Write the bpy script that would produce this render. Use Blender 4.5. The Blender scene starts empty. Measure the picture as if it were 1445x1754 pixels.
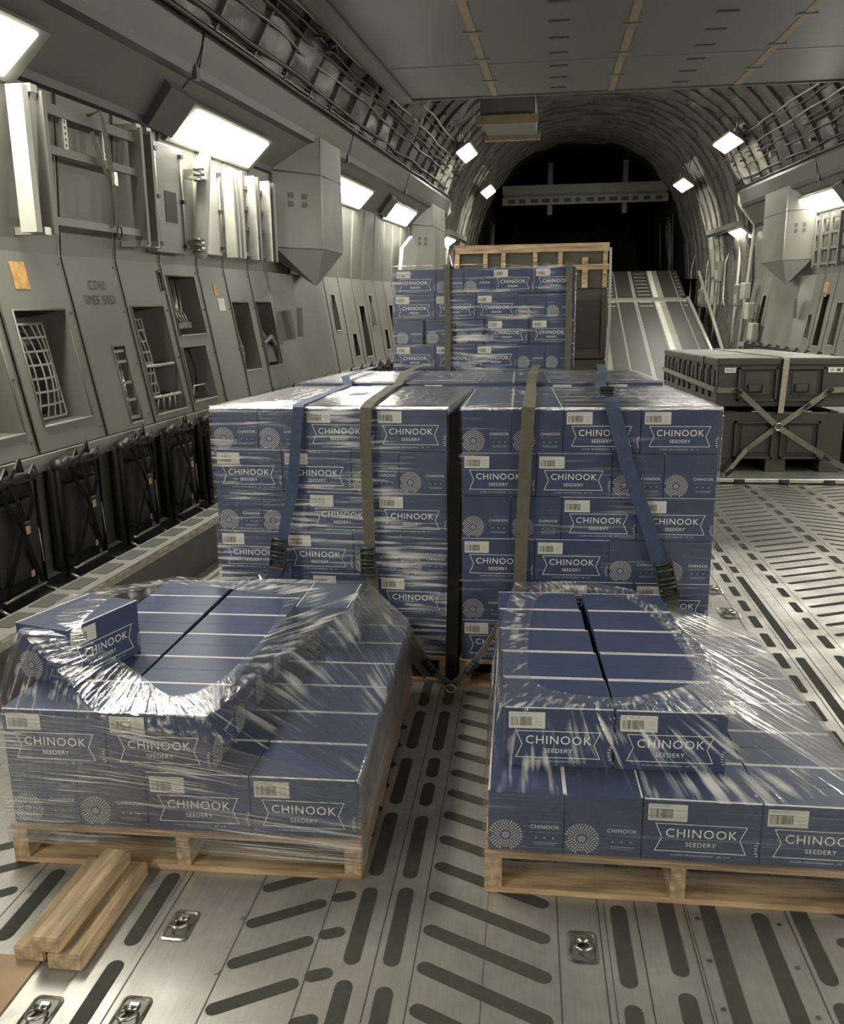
import bpy, bmesh, math, random
from mathutils import Vector, Matrix, noise
C = bpy.context.scene
COL = C.collection
R = random.Random(7)

# ------------------------------------------------------------------ camera
YAW, PITCH, ROLL, HCAM = -0.1275, 0.2175, -0.0118, 1.5251
def make_camera():
    cy, sy, cp, sp = math.cos(YAW), math.sin(YAW), math.cos(PITCH), math.sin(PITCH)
    fw = Vector((sy*cp, cy*cp, -sp)); rt = Vector((cy, -sy, 0)); up = rt.cross(fw)
    cr, sr = math.cos(ROLL), math.sin(ROLL)
    r2 = rt*cr + up*sr; u2 = -rt*sr + up*cr
    cam = bpy.data.cameras.new('camera'); o = bpy.data.objects.new('camera', cam); COL.objects.link(o)
    m = Matrix((r2, u2, -fw)).transposed().to_4x4(); m.translation = Vector((0, 0, HCAM))
    o.matrix_world = m
    cam.sensor_fit = 'VERTICAL'; cam.sensor_height = 36.0; cam.lens = 1417.6/1754*36.0
    cam.clip_start = 0.05; cam.clip_end = 200
    C.camera = o
make_camera()
# ------------------------------------------------------------------ world, exposure
w = bpy.data.worlds.new('world'); C.world = w; w.use_nodes = True
w.node_tree.nodes['Background'].inputs[0].default_value = (0.9, 0.95, 0.85, 1)
w.node_tree.nodes['Background'].inputs[1].default_value = 0.015
C.view_settings.view_transform = 'Standard'; C.view_settings.look = 'None'
C.view_settings.gamma = 1.0; C.view_settings.exposure = 1.08
C.view_settings.use_curve_mapping = False
C.cycles.max_bounces = 8; C.cycles.diffuse_bounces = 4; C.cycles.transparent_max_bounces = 24
LAMP = 30.0          # strength of the cabin lamps
LAMP_FAR = 40.0

# ------------------------------------------------------------------ hull mapping
KX, KZ = 0.03, 0.02
def T(p):
    return Vector((p[0]+KX*p[1], p[1], p[2]*(1+KZ*p[1])))
XC = 0.75
def mir(x): return 2*XC - x

# ------------------------------------------------------------------ materials
def newmat(name):
    m = bpy.data.materials.new(name); m.use_nodes = True
    nt = m.node_tree; return m, nt, nt.nodes['Principled BSDF']
def mat(name, col, rough=.5, metal=0., spec=.5, var=.12, vscale=6., bump=0., bscale=60., detail=4, coords='Object', stretch=(1, 1, 1), rvar=0.):
    m, nt, b = newmat(name)
    N, Lk = nt.nodes, nt.links
    b.inputs['Roughness'].default_value = rough; b.inputs['Metallic'].default_value = metal
    b.inputs['Specular IOR Level'].default_value = spec
    tc = N.new('ShaderNodeTexCoord'); mp = N.new('ShaderNodeMapping'); mp.inputs['Scale'].default_value = stretch
    Lk.new(tc.outputs[coords], mp.inputs[0])
    nz = N.new('ShaderNodeTexNoise'); nz.inputs['Scale'].default_value = vscale; nz.inputs['Detail'].default_value = detail
    Lk.new(mp.outputs[0], nz.inputs['Vector'])
    rp = N.new('ShaderNodeValToRGB'); rp.color_ramp.elements[0].position = .3; rp.color_ramp.elements[1].position = .7
    rp.color_ramp.elements[0].color = (*[c*(1-var) for c in col], 1); rp.color_ramp.elements[1].color = (*[min(1, c*(1+var)) for c in col], 1)
    Lk.new(nz.outputs['Fac'], rp.inputs[0]); Lk.new(rp.outputs[0], b.inputs['Base Color'])
    if rvar:
        mr = N.new('ShaderNodeMapRange'); mr.inputs['From Min'].default_value = .3; mr.inputs['From Max'].default_value = .7
        mr.inputs['To Min'].default_value = max(.02, rough-rvar); mr.inputs['To Max'].default_value = rough+rvar
        Lk.new(nz.outputs['Fac'], mr.inputs[0]); Lk.new(mr.outputs[0], b.inputs['Roughness'])
    if bump:
        n2 = N.new('ShaderNodeTexNoise'); n2.inputs['Scale'].default_value = bscale; n2.inputs['Detail'].default_value = 3
        Lk.new(mp.outputs[0], n2.inputs['Vector'])
        bp = N.new('ShaderNodeBump'); bp.inputs['Strength'].default_value = bump; bp.inputs['Distance'].default_value = .01
        Lk.new(n2.outputs['Fac'], bp.inputs['Height']); Lk.new(bp.outputs[0], b.inputs['Normal'])
    return m
def emis(name, col, s):
    m, nt, b = newmat(name)
    b.inputs['Base Color'].default_value = (.9, .9, .88, 1)
    b.inputs['Emission Color'].default_value = (*col, 1); b.inputs['Emission Strength'].default_value = s
    return m
def film_mat(name, base, streak, su, sv, glossy=.9, lo=.52, hi=.72, rough=.17, bump=.8, ior=1.35):
    m = bpy.data.materials.new(name); m.use_nodes = True; nt = m.node_tree; N, Lk = nt.nodes, nt.links
    N.clear()
    out = N.new('ShaderNodeOutputMaterial'); tc = N.new('ShaderNodeTexCoord')
    mp = N.new('ShaderNodeMapping'); mp.inputs['Scale'].default_value = (su, sv, 1); Lk.new(tc.outputs['UV'], mp.inputs[0])
    nz = N.new('ShaderNodeTexNoise'); nz.inputs['Scale'].default_value = 1; nz.inputs['Detail'].default_value = 5; nz.inputs['Distortion'].default_value = .3
    Lk.new(mp.outputs[0], nz.inputs['Vector'])
    # slow patchiness, so the folds bunch up in places
    m2 = N.new('ShaderNodeMapping'); m2.inputs['Scale'].default_value = (4, 5, 1); Lk.new(tc.outputs['UV'], m2.inputs[0])
    n2 = N.new('ShaderNodeTexNoise'); n2.inputs['Scale'].default_value = 1; n2.inputs['Detail'].default_value = 2; Lk.new(m2.outputs[0], n2.inputs['Vector'])
    ad = N.new('ShaderNodeMath'); ad.operation = 'MULTIPLY_ADD'; ad.inputs[1].default_value = .85; Lk.new(n2.outputs['Fac'], ad.inputs[0]); 
    sb = N.new('ShaderNodeMath'); sb.operation = 'SUBTRACT'; sb.inputs[1].default_value = .425; Lk.new(nz.outputs['Fac'], sb.inputs[0]); Lk.new(sb.outputs[0], ad.inputs[2])
    rp = N.new('ShaderNodeMapRange'); rp.inputs['From Min'].default_value = lo; rp.inputs['From Max'].default_value = hi
    rp.inputs['To Min'].default_value = base; rp.inputs['To Max'].default_value = streak
    Lk.new(ad.outputs[0], rp.inputs[0])
    bp = N.new('ShaderNodeBump'); bp.inputs['Strength'].default_value = bump; bp.inputs['Distance'].default_value = .012
    Lk.new(nz.outputs['Fac'], bp.inputs['Height'])
    tr = N.new('ShaderNodeBsdfTransparent'); df = N.new('ShaderNodeBsdfDiffuse'); df.inputs[0].default_value = (.85, .85, .82, 1)
    gl = N.new('ShaderNodeBsdfGlossy'); gl.inputs['Roughness'].default_value = rough; gl.inputs[0].default_value = (1, 1, 1, 1)
    Lk.new(bp.outputs[0], df.inputs['Normal']); Lk.new(bp.outputs[0], gl.inputs['Normal'])
    mx = N.new('ShaderNodeMixShader'); Lk.new(rp.outputs[0], mx.inputs[0]); Lk.new(tr.outputs[0], mx.inputs[1]); Lk.new(df.outputs[0], mx.inputs[2])
    fr = N.new('ShaderNodeFresnel'); fr.inputs[0].default_value = ior; Lk.new(bp.outputs[0], fr.inputs['Normal'])
    f2 = N.new('ShaderNodeMath'); f2.operation = 'MULTIPLY'; f2.inputs[1].default_value = glossy; f2.use_clamp = True; Lk.new(fr.outputs[0], f2.inputs[0])
    m3 = N.new('ShaderNodeMixShader'); Lk.new(f2.outputs[0], m3.inputs[0]); Lk.new(mx.outputs[0], m3.inputs[1]); Lk.new(gl.outputs[0], m3.inputs[2])
    Lk.new(m3.outputs[0], out.inputs[0])
    return m
M = {}
M['carton'] = mat('blue_carton', (.047, .061, .120), .37, var=.10, vscale=9, bump=.06, bscale=40)
M['print'] = mat('pale_print', (.80, .80, .76), .5, var=.03)
M['print2'] = mat('dim_print', (.30, .33, .42), .5, var=.03)
M['burst'] = mat('sunburst_print', (.88, .86, .70), .5, var=.03)
M['edge'] = mat('board_edge', (.62, .62, .60), .7, var=.1, vscale=30)
M['label'] = mat('sticker_paper', (.60, .60, .52), .5, var=.03)
M['ink'] = mat('barcode_ink', (.07, .065, .05), .6, var=.02)
M['wood'] = mat('pine_wood', (.38, .265, .15), .65, var=.5, vscale=3, detail=9, stretch=(1.6, 16, 12), bump=.25, bscale=20)
M['wood_d'] = mat('pine_wood_lengthwise', (.41, .295, .17), .65, var=.45, vscale=3, detail=9, stretch=(16, 1.6, 12), bump=.25, bscale=20)
M['plywood'] = mat('brown_plywood', (.33, .23, .13), .7, var=.15, vscale=8, detail=6)
M['grip'] = mat('grip_tape', (.052, .052, .042), .85, spec=.25, var=.12, vscale=30, bump=.3, bscale=300)
M['seam'] = mat('floor_seam', (.05, .05, .045), .6, var=.02)
M['screw'] = mat('screw_head', (.30, .29, .26), .35, metal=.9, var=.2, vscale=80)
M['steel'] = mat('worn_steel', (.46, .45, .40), .28, metal=.95, var=.25, vscale=20, rvar=.12)
M['darkcav'] = mat('dark_recess', (.02, .02, .017), .6, var=.05)
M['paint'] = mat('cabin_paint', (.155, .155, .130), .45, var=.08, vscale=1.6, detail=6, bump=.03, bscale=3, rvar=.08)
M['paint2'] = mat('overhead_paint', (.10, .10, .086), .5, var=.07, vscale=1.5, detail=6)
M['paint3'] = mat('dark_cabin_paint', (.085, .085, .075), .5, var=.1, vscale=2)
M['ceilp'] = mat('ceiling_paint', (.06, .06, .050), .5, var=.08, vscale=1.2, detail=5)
M['ceilt'] = mat('ceiling_seam_tape', (.15, .11, .065), .6, var=.2, vscale=4)
M['rail'] = mat('dark_rail', (.028, .03, .032), .45, var=.1)
M['alu'] = mat('bare_aluminium', (.50, .49, .44), .38, metal=.7, var=.12, vscale=10)
M['alu_l'] = mat('light_painted_metal', (.38, .38, .33), .4, var=.1, vscale=5)
M['black'] = mat('black_webbing', (.006, .006, .005), .8, spec=.2, var=.2, vscale=20, bump=.2, bscale=60)
M['blackfab'] = mat('black_fabric', (.013, .013, .012), .5, spec=.6, var=.3, vscale=8, bump=.5, bscale=14)
M['tag'] = mat('tan_tag', (.62, .44, .26), .6, var=.1)
M['olive'] = mat('olive_webbing', (.105, .10, .07), .75, var=.15, vscale=30, bump=.3, bscale=200)
M['tanweb'] = mat('tan_webbing', (.34, .31, .24), .75, var=.12, vscale=30, bump=.3, bscale=200)
M['bluweb'] = mat('blue_webbing', (.034, .055, .11), .6, var=.15, vscale=30, bump=.3, bscale=200)
M['greyweb'] = mat('grey_green_webbing', (.17, .165, .125), .75, var=.12, vscale=20, bump=.2, bscale=120)
M['cratep'] = mat('olive_crate_plastic', (.044, .044, .032), .5, var=.12, vscale=4)
M['crated'] = mat('dark_crate_plastic', (.022, .022, .017), .5, var=.1, vscale=4)
M['panel'] = mat('dark_panel_board', (.075, .068, .045), .6, var=.15)
M['quilt'] = mat('quilted_insulation', (.085, .083, .070), .42, spec=.6, var=.28, vscale=5, detail=6, bump=.9, bscale=9)
M['quilt_lit'] = mat('lamplit_quilt', (.46, .45, .40), .35, metal=.25, var=.3, vscale=6, detail=6, bump=1.0, bscale=8)  # hull quilt beside the far lamps, their light put into the colour
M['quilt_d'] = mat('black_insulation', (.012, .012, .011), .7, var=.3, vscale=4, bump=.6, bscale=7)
M['ribm'] = mat('hull_rib', (.12, .12, .10), .4, metal=.3, var=.2, vscale=10)
M['pipe'] = mat('hydraulic_pipe', (.22, .22, .19), .3, metal=.7, var=.2, vscale=20)
M['cable'] = mat('black_cable', (.015, .015, .014), .45, var=.2)
M['net'] = mat('grey_netting', (.34, .34, .30), .7, var=.1)
M['orange'] = mat('orange_tape', (.55, .33, .10), .6, var=.35, vscale=18)
M['stencil'] = mat('stencil_ink', (.07, .07, .06), .6, var=.02)
M['paper'] = mat('paper_notice', (.62, .62, .56), .6, var=.03)
M['lamp'] = emis('lamp_diffuser', (1.0, .965, .86), LAMP)
M['lampfar'] = emis('lamp_diffuser_far', (1.0, .965, .86), LAMP_FAR)
M['film_h'] = film_mat('stretch_film_level', .012, .66, 5, 170, lo=.54, hi=.73)
M['film_d'] = film_mat('stretch_film_draped', .01, .62, 60, 3.2, lo=.56, hi=.75, glossy=.5)
M['film_g'] = film_mat('stretch_film_gathered', .03, .62, 60, 5, lo=.52, hi=.72, glossy=.28)
M['film_u'] = film_mat('stretch_film_top', .01, .55, 10, 40, lo=.56, hi=.76, glossy=.45)
M['film_s'] = film_mat('stretch_film_skirt', .012, .70, 4, 150, lo=.55, hi=.74, glossy=.7)
M['film_l'] = film_mat('stretch_film_thin', .006, .34, 5, 140, glossy=.5, lo=.60, hi=.85)
M['film_t'] = film_mat('stretch_film_creased', .05, .75, 10, 40, lo=.50, hi=.72, glossy=1.2)

def floor_material():
    m, nt, b = newmat('worn_floor_plate'); N, Lk = nt.nodes, nt.links
    tc = N.new('ShaderNodeTexCoord')
    n1 = N.new('ShaderNodeTexNoise'); n1.inputs['Scale'].default_value = 3.2; n1.inputs['Detail'].default_value = 8; n1.inputs['Roughness'].default_value = .65
    Lk.new(tc.outputs['Object'], n1.inputs['Vector'])
    mp = N.new('ShaderNodeMapping'); mp.inputs['Scale'].default_value = (60, 4, 1); mp.inputs['Rotation'].default_value = (0, 0, .5); Lk.new(tc.outputs['Object'], mp.inputs[0])
    n2 = N.new('ShaderNodeTexNoise'); n2.inputs['Scale'].default_value = 2; n2.inputs['Detail'].default_value = 6; Lk.new(mp.outputs[0], n2.inputs['Vector'])
    mx = N.new('ShaderNodeMath'); mx.operation = 'MULTIPLY_ADD'; mx.inputs[1].default_value = .22; Lk.new(n2.outputs['Fac'], mx.inputs[0]); Lk.new(n1.outputs['Fac'], mx.inputs[2])
    rp = N.new('ShaderNodeValToRGB'); rp.color_ramp.elements[0].position = .42; rp.color_ramp.elements[1].position = .80
    rp.color_ramp.elements[0].color = (.23, .225, .20, 1); rp.color_ramp.elements[1].color = (.42, .41, .37, 1)
    Lk.new(mx.outputs[0], rp.inputs[0]); Lk.new(rp.outputs[0], b.inputs['Base Color'])
    b.inputs['Metallic'].default_value = .5
    mr = N.new('ShaderNodeMapRange'); mr.inputs['From Min'].default_value = .42; mr.inputs['From Max'].default_value = .80
    mr.inputs['To Min'].default_value = .46; mr.inputs['To Max'].default_value = .28
    Lk.new(mx.outputs[0], mr.inputs[0]); Lk.new(mr.outputs[0], b.inputs['Roughness'])
    bp = N.new('ShaderNodeBump'); bp.inputs['Strength'].default_value = .12; bp.inputs['Distance'].default_value = .01
    Lk.new(mx.outputs[0], bp.inputs['Height']); Lk.new(bp.outputs[0], b.inputs['Normal'])
    return m
M['floor'] = floor_material()

# ------------------------------------------------------------------ mesh builder
class MB:
    def __init__(s): s.v = []; s.f = []; s.m = []; s.mats = []; s.sm = []
    def mi(s, m):
        if m not in s.mats: s.mats.append(m)
        return s.mats.index(m)
    def add(s, vs, fs, m, tf=None, smooth=False):
        n = len(s.v); k = s.mi(m)
        s.v += [tuple(tf(Vector(v))) if tf else tuple(v) for v in vs]
        for f in fs: s.f.append([i+n for i in f]); s.m.append(k); s.sm.append(smooth)
    def box(s, a, b, m, tf=None, bev=0):
        x0, y0, z0 = a; x1, y1, z1 = b
        if x0 > x1: x0, x1 = x1, x0
        if y0 > y1: y0, y1 = y1, y0
        if z0 > z1: z0, z1 = z1, z0
        if bev:
            bm = bmesh.new(); bmesh.ops.create_cube(bm, size=1)
            for v in bm.verts: v.co = Vector(((x0+x1)/2+v.co.x*(x1-x0), (y0+y1)/2+v.co.y*(y1-y0), (z0+z1)/2+v.co.z*(z1-z0)))
            bmesh.ops.bevel(bm, geom=bm.edges[:], offset=bev, segments=2, affect='EDGES', profile=.5)
            bm.verts.index_update()
            s.add([v.co.copy() for v in bm.verts], [[v.index for v in f.verts] for f in bm.faces], m, tf); bm.free(); return
        vs = [(x0, y0, z0), (x1, y0, z0), (x1, y1, z0), (x0, y1, z0), (x0, y0, z1), (x1, y0, z1), (x1, y1, z1), (x0, y1, z1)]
        s.add(vs, [(0, 3, 2, 1), (4, 5, 6, 7), (0, 1, 5, 4), (1, 2, 6, 5), (2, 3, 7, 6), (3, 0, 4, 7)], m, tf)
    def quad(s, a, b, c, d, m, tf=None): s.add([a, b, c, d], [(0, 1, 2, 3)], m, tf)
    def tube(s, pts, r, m, n=8, tf=None, closed=False):
        pts = [tf(Vector(p)) if tf else Vector(p) for p in pts]; vs = []; fs = []; L = len(pts)
        for i, p in enumerate(pts):
            a = pts[(i-1) % L] if (i > 0 or closed) else p; b = pts[(i+1) % L] if (i < L-1 or closed) else p
            d = (b-a).normalized(); ref = Vector((0, 0, 1)) if abs(d.z) < .9 else Vector((1, 0, 0))
            u = d.cross(ref).normalized(); w_ = d.cross(u)
            rr = r[i] if isinstance(r, (list, tuple)) else r
            for k in range(n):
                t = 2*math.pi*k/n; vs.append(p+u*math.cos(t)*rr+w_*math.sin(t)*rr)
        for i in range(L if closed else L-1):
            j = (i+1) % L
            for k in range(n): fs.append((i*n+k, i*n+(k+1) % n, j*n+(k+1) % n, j*n+k))
        if not closed: fs += [tuple(range(n))[::-1], tuple((L-1)*n+k for k in range(n))]
        s.add(vs, fs, m, smooth=True)
    def ribbon(s, pts, side, w_, m, th=.0025):
        """flat strap of width w_ along pts; side = width direction (one, or one per point)"""
        P = [Vector(p) for p in pts]; L = len(P); vs = []; fs = []
        for i, p in enumerate(P):
            d = (P[min(i+1, L-1)]-P[max(i-1, 0)]).normalized()
            sd = Vector(side[i]) if isinstance(side[0], (tuple, list, Vector)) else Vector(side)
            sd = (sd-d*sd.dot(d)).normalized(); nn = d.cross(sd).normalized()
            for a, b in ((-1, -1), (1, -1), (1, 1), (-1, 1)): vs.append(p+sd*a*w_/2+nn*b*th/2)
        for i in range(L-1):
            for k in range(4): fs.append((i*4+k, i*4+(k+1) % 4, i*4+4+(k+1) % 4, i*4+4+k))
        fs += [(3, 2, 1, 0), tuple(4*(L-1)+k for k in range(4))]
        s.add(vs, fs, m)
    def poly(s, pts, m, tf=None): s.add(pts, [tuple(range(len(pts)))], m, tf)
    def mesh(s, name):
        me = bpy.data.meshes.new(name); me.from_pydata(s.v, [], s.f)
        for m in s.mats: me.materials.append(M[m])
        me.polygons.foreach_set('material_index', s.m); me.polygons.foreach_set('use_smooth', s.sm); me.update()
        return me
    def build(s, name, parent=None, loc=(0, 0, 0), rot=(0, 0, 0)):
        o = bpy.data.objects.new(name, s.mesh(name)); COL.objects.link(o)
        o.location = loc; o.rotation_euler = rot
        if parent: o.parent = parent
        return o
def tag(o, label=None, cat=None, group=None, kind=None):
    if label: o['label'] = label
    if cat: o['category'] = cat
    if group: o['group'] = group
    if kind: o['kind'] = kind
    return o
def empty(name, loc=(0, 0, 0), rz=0, scale=(1, 1, 1)):
    o = bpy.data.objects.new(name, None); COL.objects.link(o); o.location = loc; o.rotation_euler = (0, 0, rz); o.scale = scale
    o.empty_display_size = .1
    return o
def copy_tree(o, parent=None):
    c = o.copy(); COL.objects.link(c)
    if parent: c.parent = parent
    for ch in list(o.children): copy_tree(ch, c)
    return c
def text_geo(body, size, spacing=1.0):
    cu = bpy.data.curves.new('t', 'FONT'); cu.body = body; cu.size = size; cu.space_character = spacing
    cu.align_x = 'CENTER'; cu.align_y = 'CENTER'; cu.resolution_u = 3
    o = bpy.data.objects.new('t', cu); COL.objects.link(o)
    dg = bpy.context.evaluated_depsgraph_get(); dg.update()
    me = bpy.data.meshes.new_from_object(o.evaluated_get(dg))
    vs = [v.co.copy() for v in me.vertices]; fs = [list(p.vertices) for p in me.polygons]
    bpy.data.objects.remove(o); bpy.data.curves.remove(cu); bpy.data.meshes.remove(me)
    return vs, fs
ORD2 = ['thirteenth', 'fourteenth', 'fifteenth', 'sixteenth', 'seventeenth', 'eighteenth', 'nineteenth', 'twentieth', 'twenty-first', 'twenty-second', 'twenty-third']
ORD = ['first', 'second', 'third', 'fourth', 'fifth', 'sixth', 'seventh', 'eighth', 'ninth', 'tenth', 'eleventh', 'twelfth']

# ================================================================== FLOOR (setting)
def kfl(x):
    if x > .8: return KX*min(1, (x-.8)/.25)
    if x < -1.4: return KX*min(1, (-1.4-x)/.8)
    return 0
def TF(p): return Vector((p[0]+kfl(p[0])*p[1], p[1], p[2]))
def build_floor():
    b = MB()
    xs = [-2.7, -2.2, -2.0, -1.8, -1.6, -1.4, 0, .8, 1.05, 2, 3.7, 4.4]
    for x0, x1 in zip(xs, xs[1:]):
        b.quad((x0, -6, 0), (x1, -6, 0), (x1, 20.3, 0), (x0, 20.3, 0), 'floor', TF)
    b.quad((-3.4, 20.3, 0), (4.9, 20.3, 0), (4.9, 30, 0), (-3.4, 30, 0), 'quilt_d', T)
    def slot(p, q, wd, m='grip', z=.0012, n=6, blunt=False):
        p = Vector((*p, 0)); q = Vector((*q, 0)); d = (q-p).normalized(); s_ = Vector((-d.y, d.x, 0)); r = wd/2; pts = []
        if blunt:
            c = .3*r
            for e, sg in ((q, 1), (p, -1)):
                for a, bb in (((r, -c), (r-c, 0), (-r+c, 0), (-r, -c)) if sg == 1 else ((-r, c), (-r+c, 0), (r-c, 0), (r, c))):
                    pts.append(e+s_*(-a)+d*bb)
        else:
            for e, st in ((q, -1), (p, 1)):
                for k in range(n+1):
                    t = math.pi*k/n
                    pts.append(e - d*r*(-st) * -1 * 0 + (s_*math.cos(t)*r*st + d*math.sin(t)*r*(-st)) - d*r*(-st))
        b.poly([(v.x, v.y, z) for v in pts], m, TF)
    def line(x, wd=.003, y0=-6, y1=20, m='seam', z=.0009):
        b.quad((x-wd/2, y0, z), (x+wd/2, y0, z), (x+wd/2, y1, z), (x-wd/2, y1, z), m, TF)
    for x in (-1.38, -.935, -.72, -.51, -.352, -.255, .10, .208, .308, .437, .70, 1.02, 1.13, 1.215, 1.28, 1.40, 1.835, 1.93, 2.33, 2.42, 3.0, 3.3): line(x)
    for x in (-.085,): line(x, .0015)
    for x in (-1.07, -.955, .225, .445): line(x, .0016, m='screw')
    # lengthwise slots
    def col(x, wd, segs, y_from, y_to, per, blunt=False):
        y = y_from
        while y < y_to:
            for a, c in segs: slot((x, y+a), (x, y+c), wd, blunt=blunt)
            y += per
    per = .36
    # central pair: measured run, then repeats
    runsA = [(.75, .99), (1.06, 1.31), (1.35, 1.66), (1.71, 2.0), (2.05, 2.37), (2.42, 2.72), (2.79, 3.10), (3.15, 3.45)]
    runsB = [(.75, .99), (1.06, 1.31), (1.34, 1.65), (1.715, 2.01), (2.05, 2.36), (2.42, 2.56), (2.60, 2.73), (2.79, 3.11), (3.17, 3.45)]
    for x, rr in ((-.411, runsA), (-.312, runsB), (-.985, runsA), (.262, runsA)):
        for a, c in rr: slot((x, a), (x, c), .042)
        y = 3.52
        while y < 20: slot((x, y), (x, y+.31), .042); y += .36
    for a, c in [(1.0, 1.3), (1.69, 1.98), (2.05, 2.4)]: slot((-1.325, a), (-1.325, c), .045)
    for a, c in [(1.40, 1.71), (1.76, 2.07), (2.12, 2.4), (1.0, 1.34)]: slot((.39, a), (.39, c), .042)
    for a, c in [(.9, 2.4)]: slot((.50, a), (.50, c), .042)
    for a, c in [(.9, 2.01)]: slot((.628, a), (.628, c), .043)
    for a, c in [(1.42, 1.72), (1.77, 2.10)]: slot((.735, a), (.735, c), .042)
    for i in range(40):
        y = 3.3+i*.36
        for x in (.39, .50, .628, .735): slot((x, y), (x, y+.31), .042)
    # herring-bone fields in the aisle
    for i in range(-8, 14):
        y = 1.99+i*.131
        slot((-.245, y), (.078, y-.145), .040)
    for i in range(-6, 8):
        y = 1.815+i*.142
        slot((-.712, y), (-.522, y+.112), .036)
        slot((-.512, y+.125), (-.448, y+.152), .036)
    for i in range(-6, 8):
        y = 1.84+i*.142
        slot((-1.62, y-.09), (-1.40, y+.045), .036)
    for i in range(-3, 6):
        y = 1.93+i*.131
        slot((.80, y), (.97, y-.12), .038)
    # right hand side, beyond the low pallet
    for i in range(-8, 24):
        yc = 4.05+i*.262
        slot((1.078, yc-.09), (1.078, yc+.09), .042, blunt=True)
        slot((1.352, yc-.085), (1.352, yc+.085), .042, blunt=True)
    for a, c in [(.8, 1.9), (2.0, 2.9), (3.0, 3.83), (3.94, 5.14), (5.22, 5.36), (5.43, 5.63), (5.72, 6.2), (6.3, 7.2), (7.3, 8.2)]:
        slot((1.168, a), (1.168, c), .042, blunt=True)
    for i in range(-16, 60):
        y = 4.58+i*.145
        slot((1.425, y), (1.80, y+.175), .034)
        slot((1.965, y+.13), (2.29, y-.05), .034)
        if i % 2 == 0:
            slot((1.877, y+.04), (1.877, y+.23), .052, blunt=True)
            slot((2.375, y+.04), (2.375, y+.2), .048, blunt=True)
        slot((2.46, y-.05), (2.95, y+.15), .034)
        slot((3.05, y+.15), (3.28, y+.02), .034)
    # screws
    for i in range(-6, 16):
        y = 1.82+i*.15
        for x in (.466, .672):
            pts = [(x+.006*math.cos(t*math.pi/4), y+.006*math.sin(t*math.pi/4), .0022) for t in range(8)]
            b.poly(pts, 'screw', TF)
        for x, dy in ((-.73, .01), (-1.36, .05)):
            yy = 1.64+i*.19+dy
            pts = [(x+.008*math.cos(t*math.pi/4), yy+.008*math.sin(t*math.pi/4), .002) for t in range(8)]
            b.poly(pts, 'screw', TF)
    tag(b.build('floor'), kind='structure')
build_floor()

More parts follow.
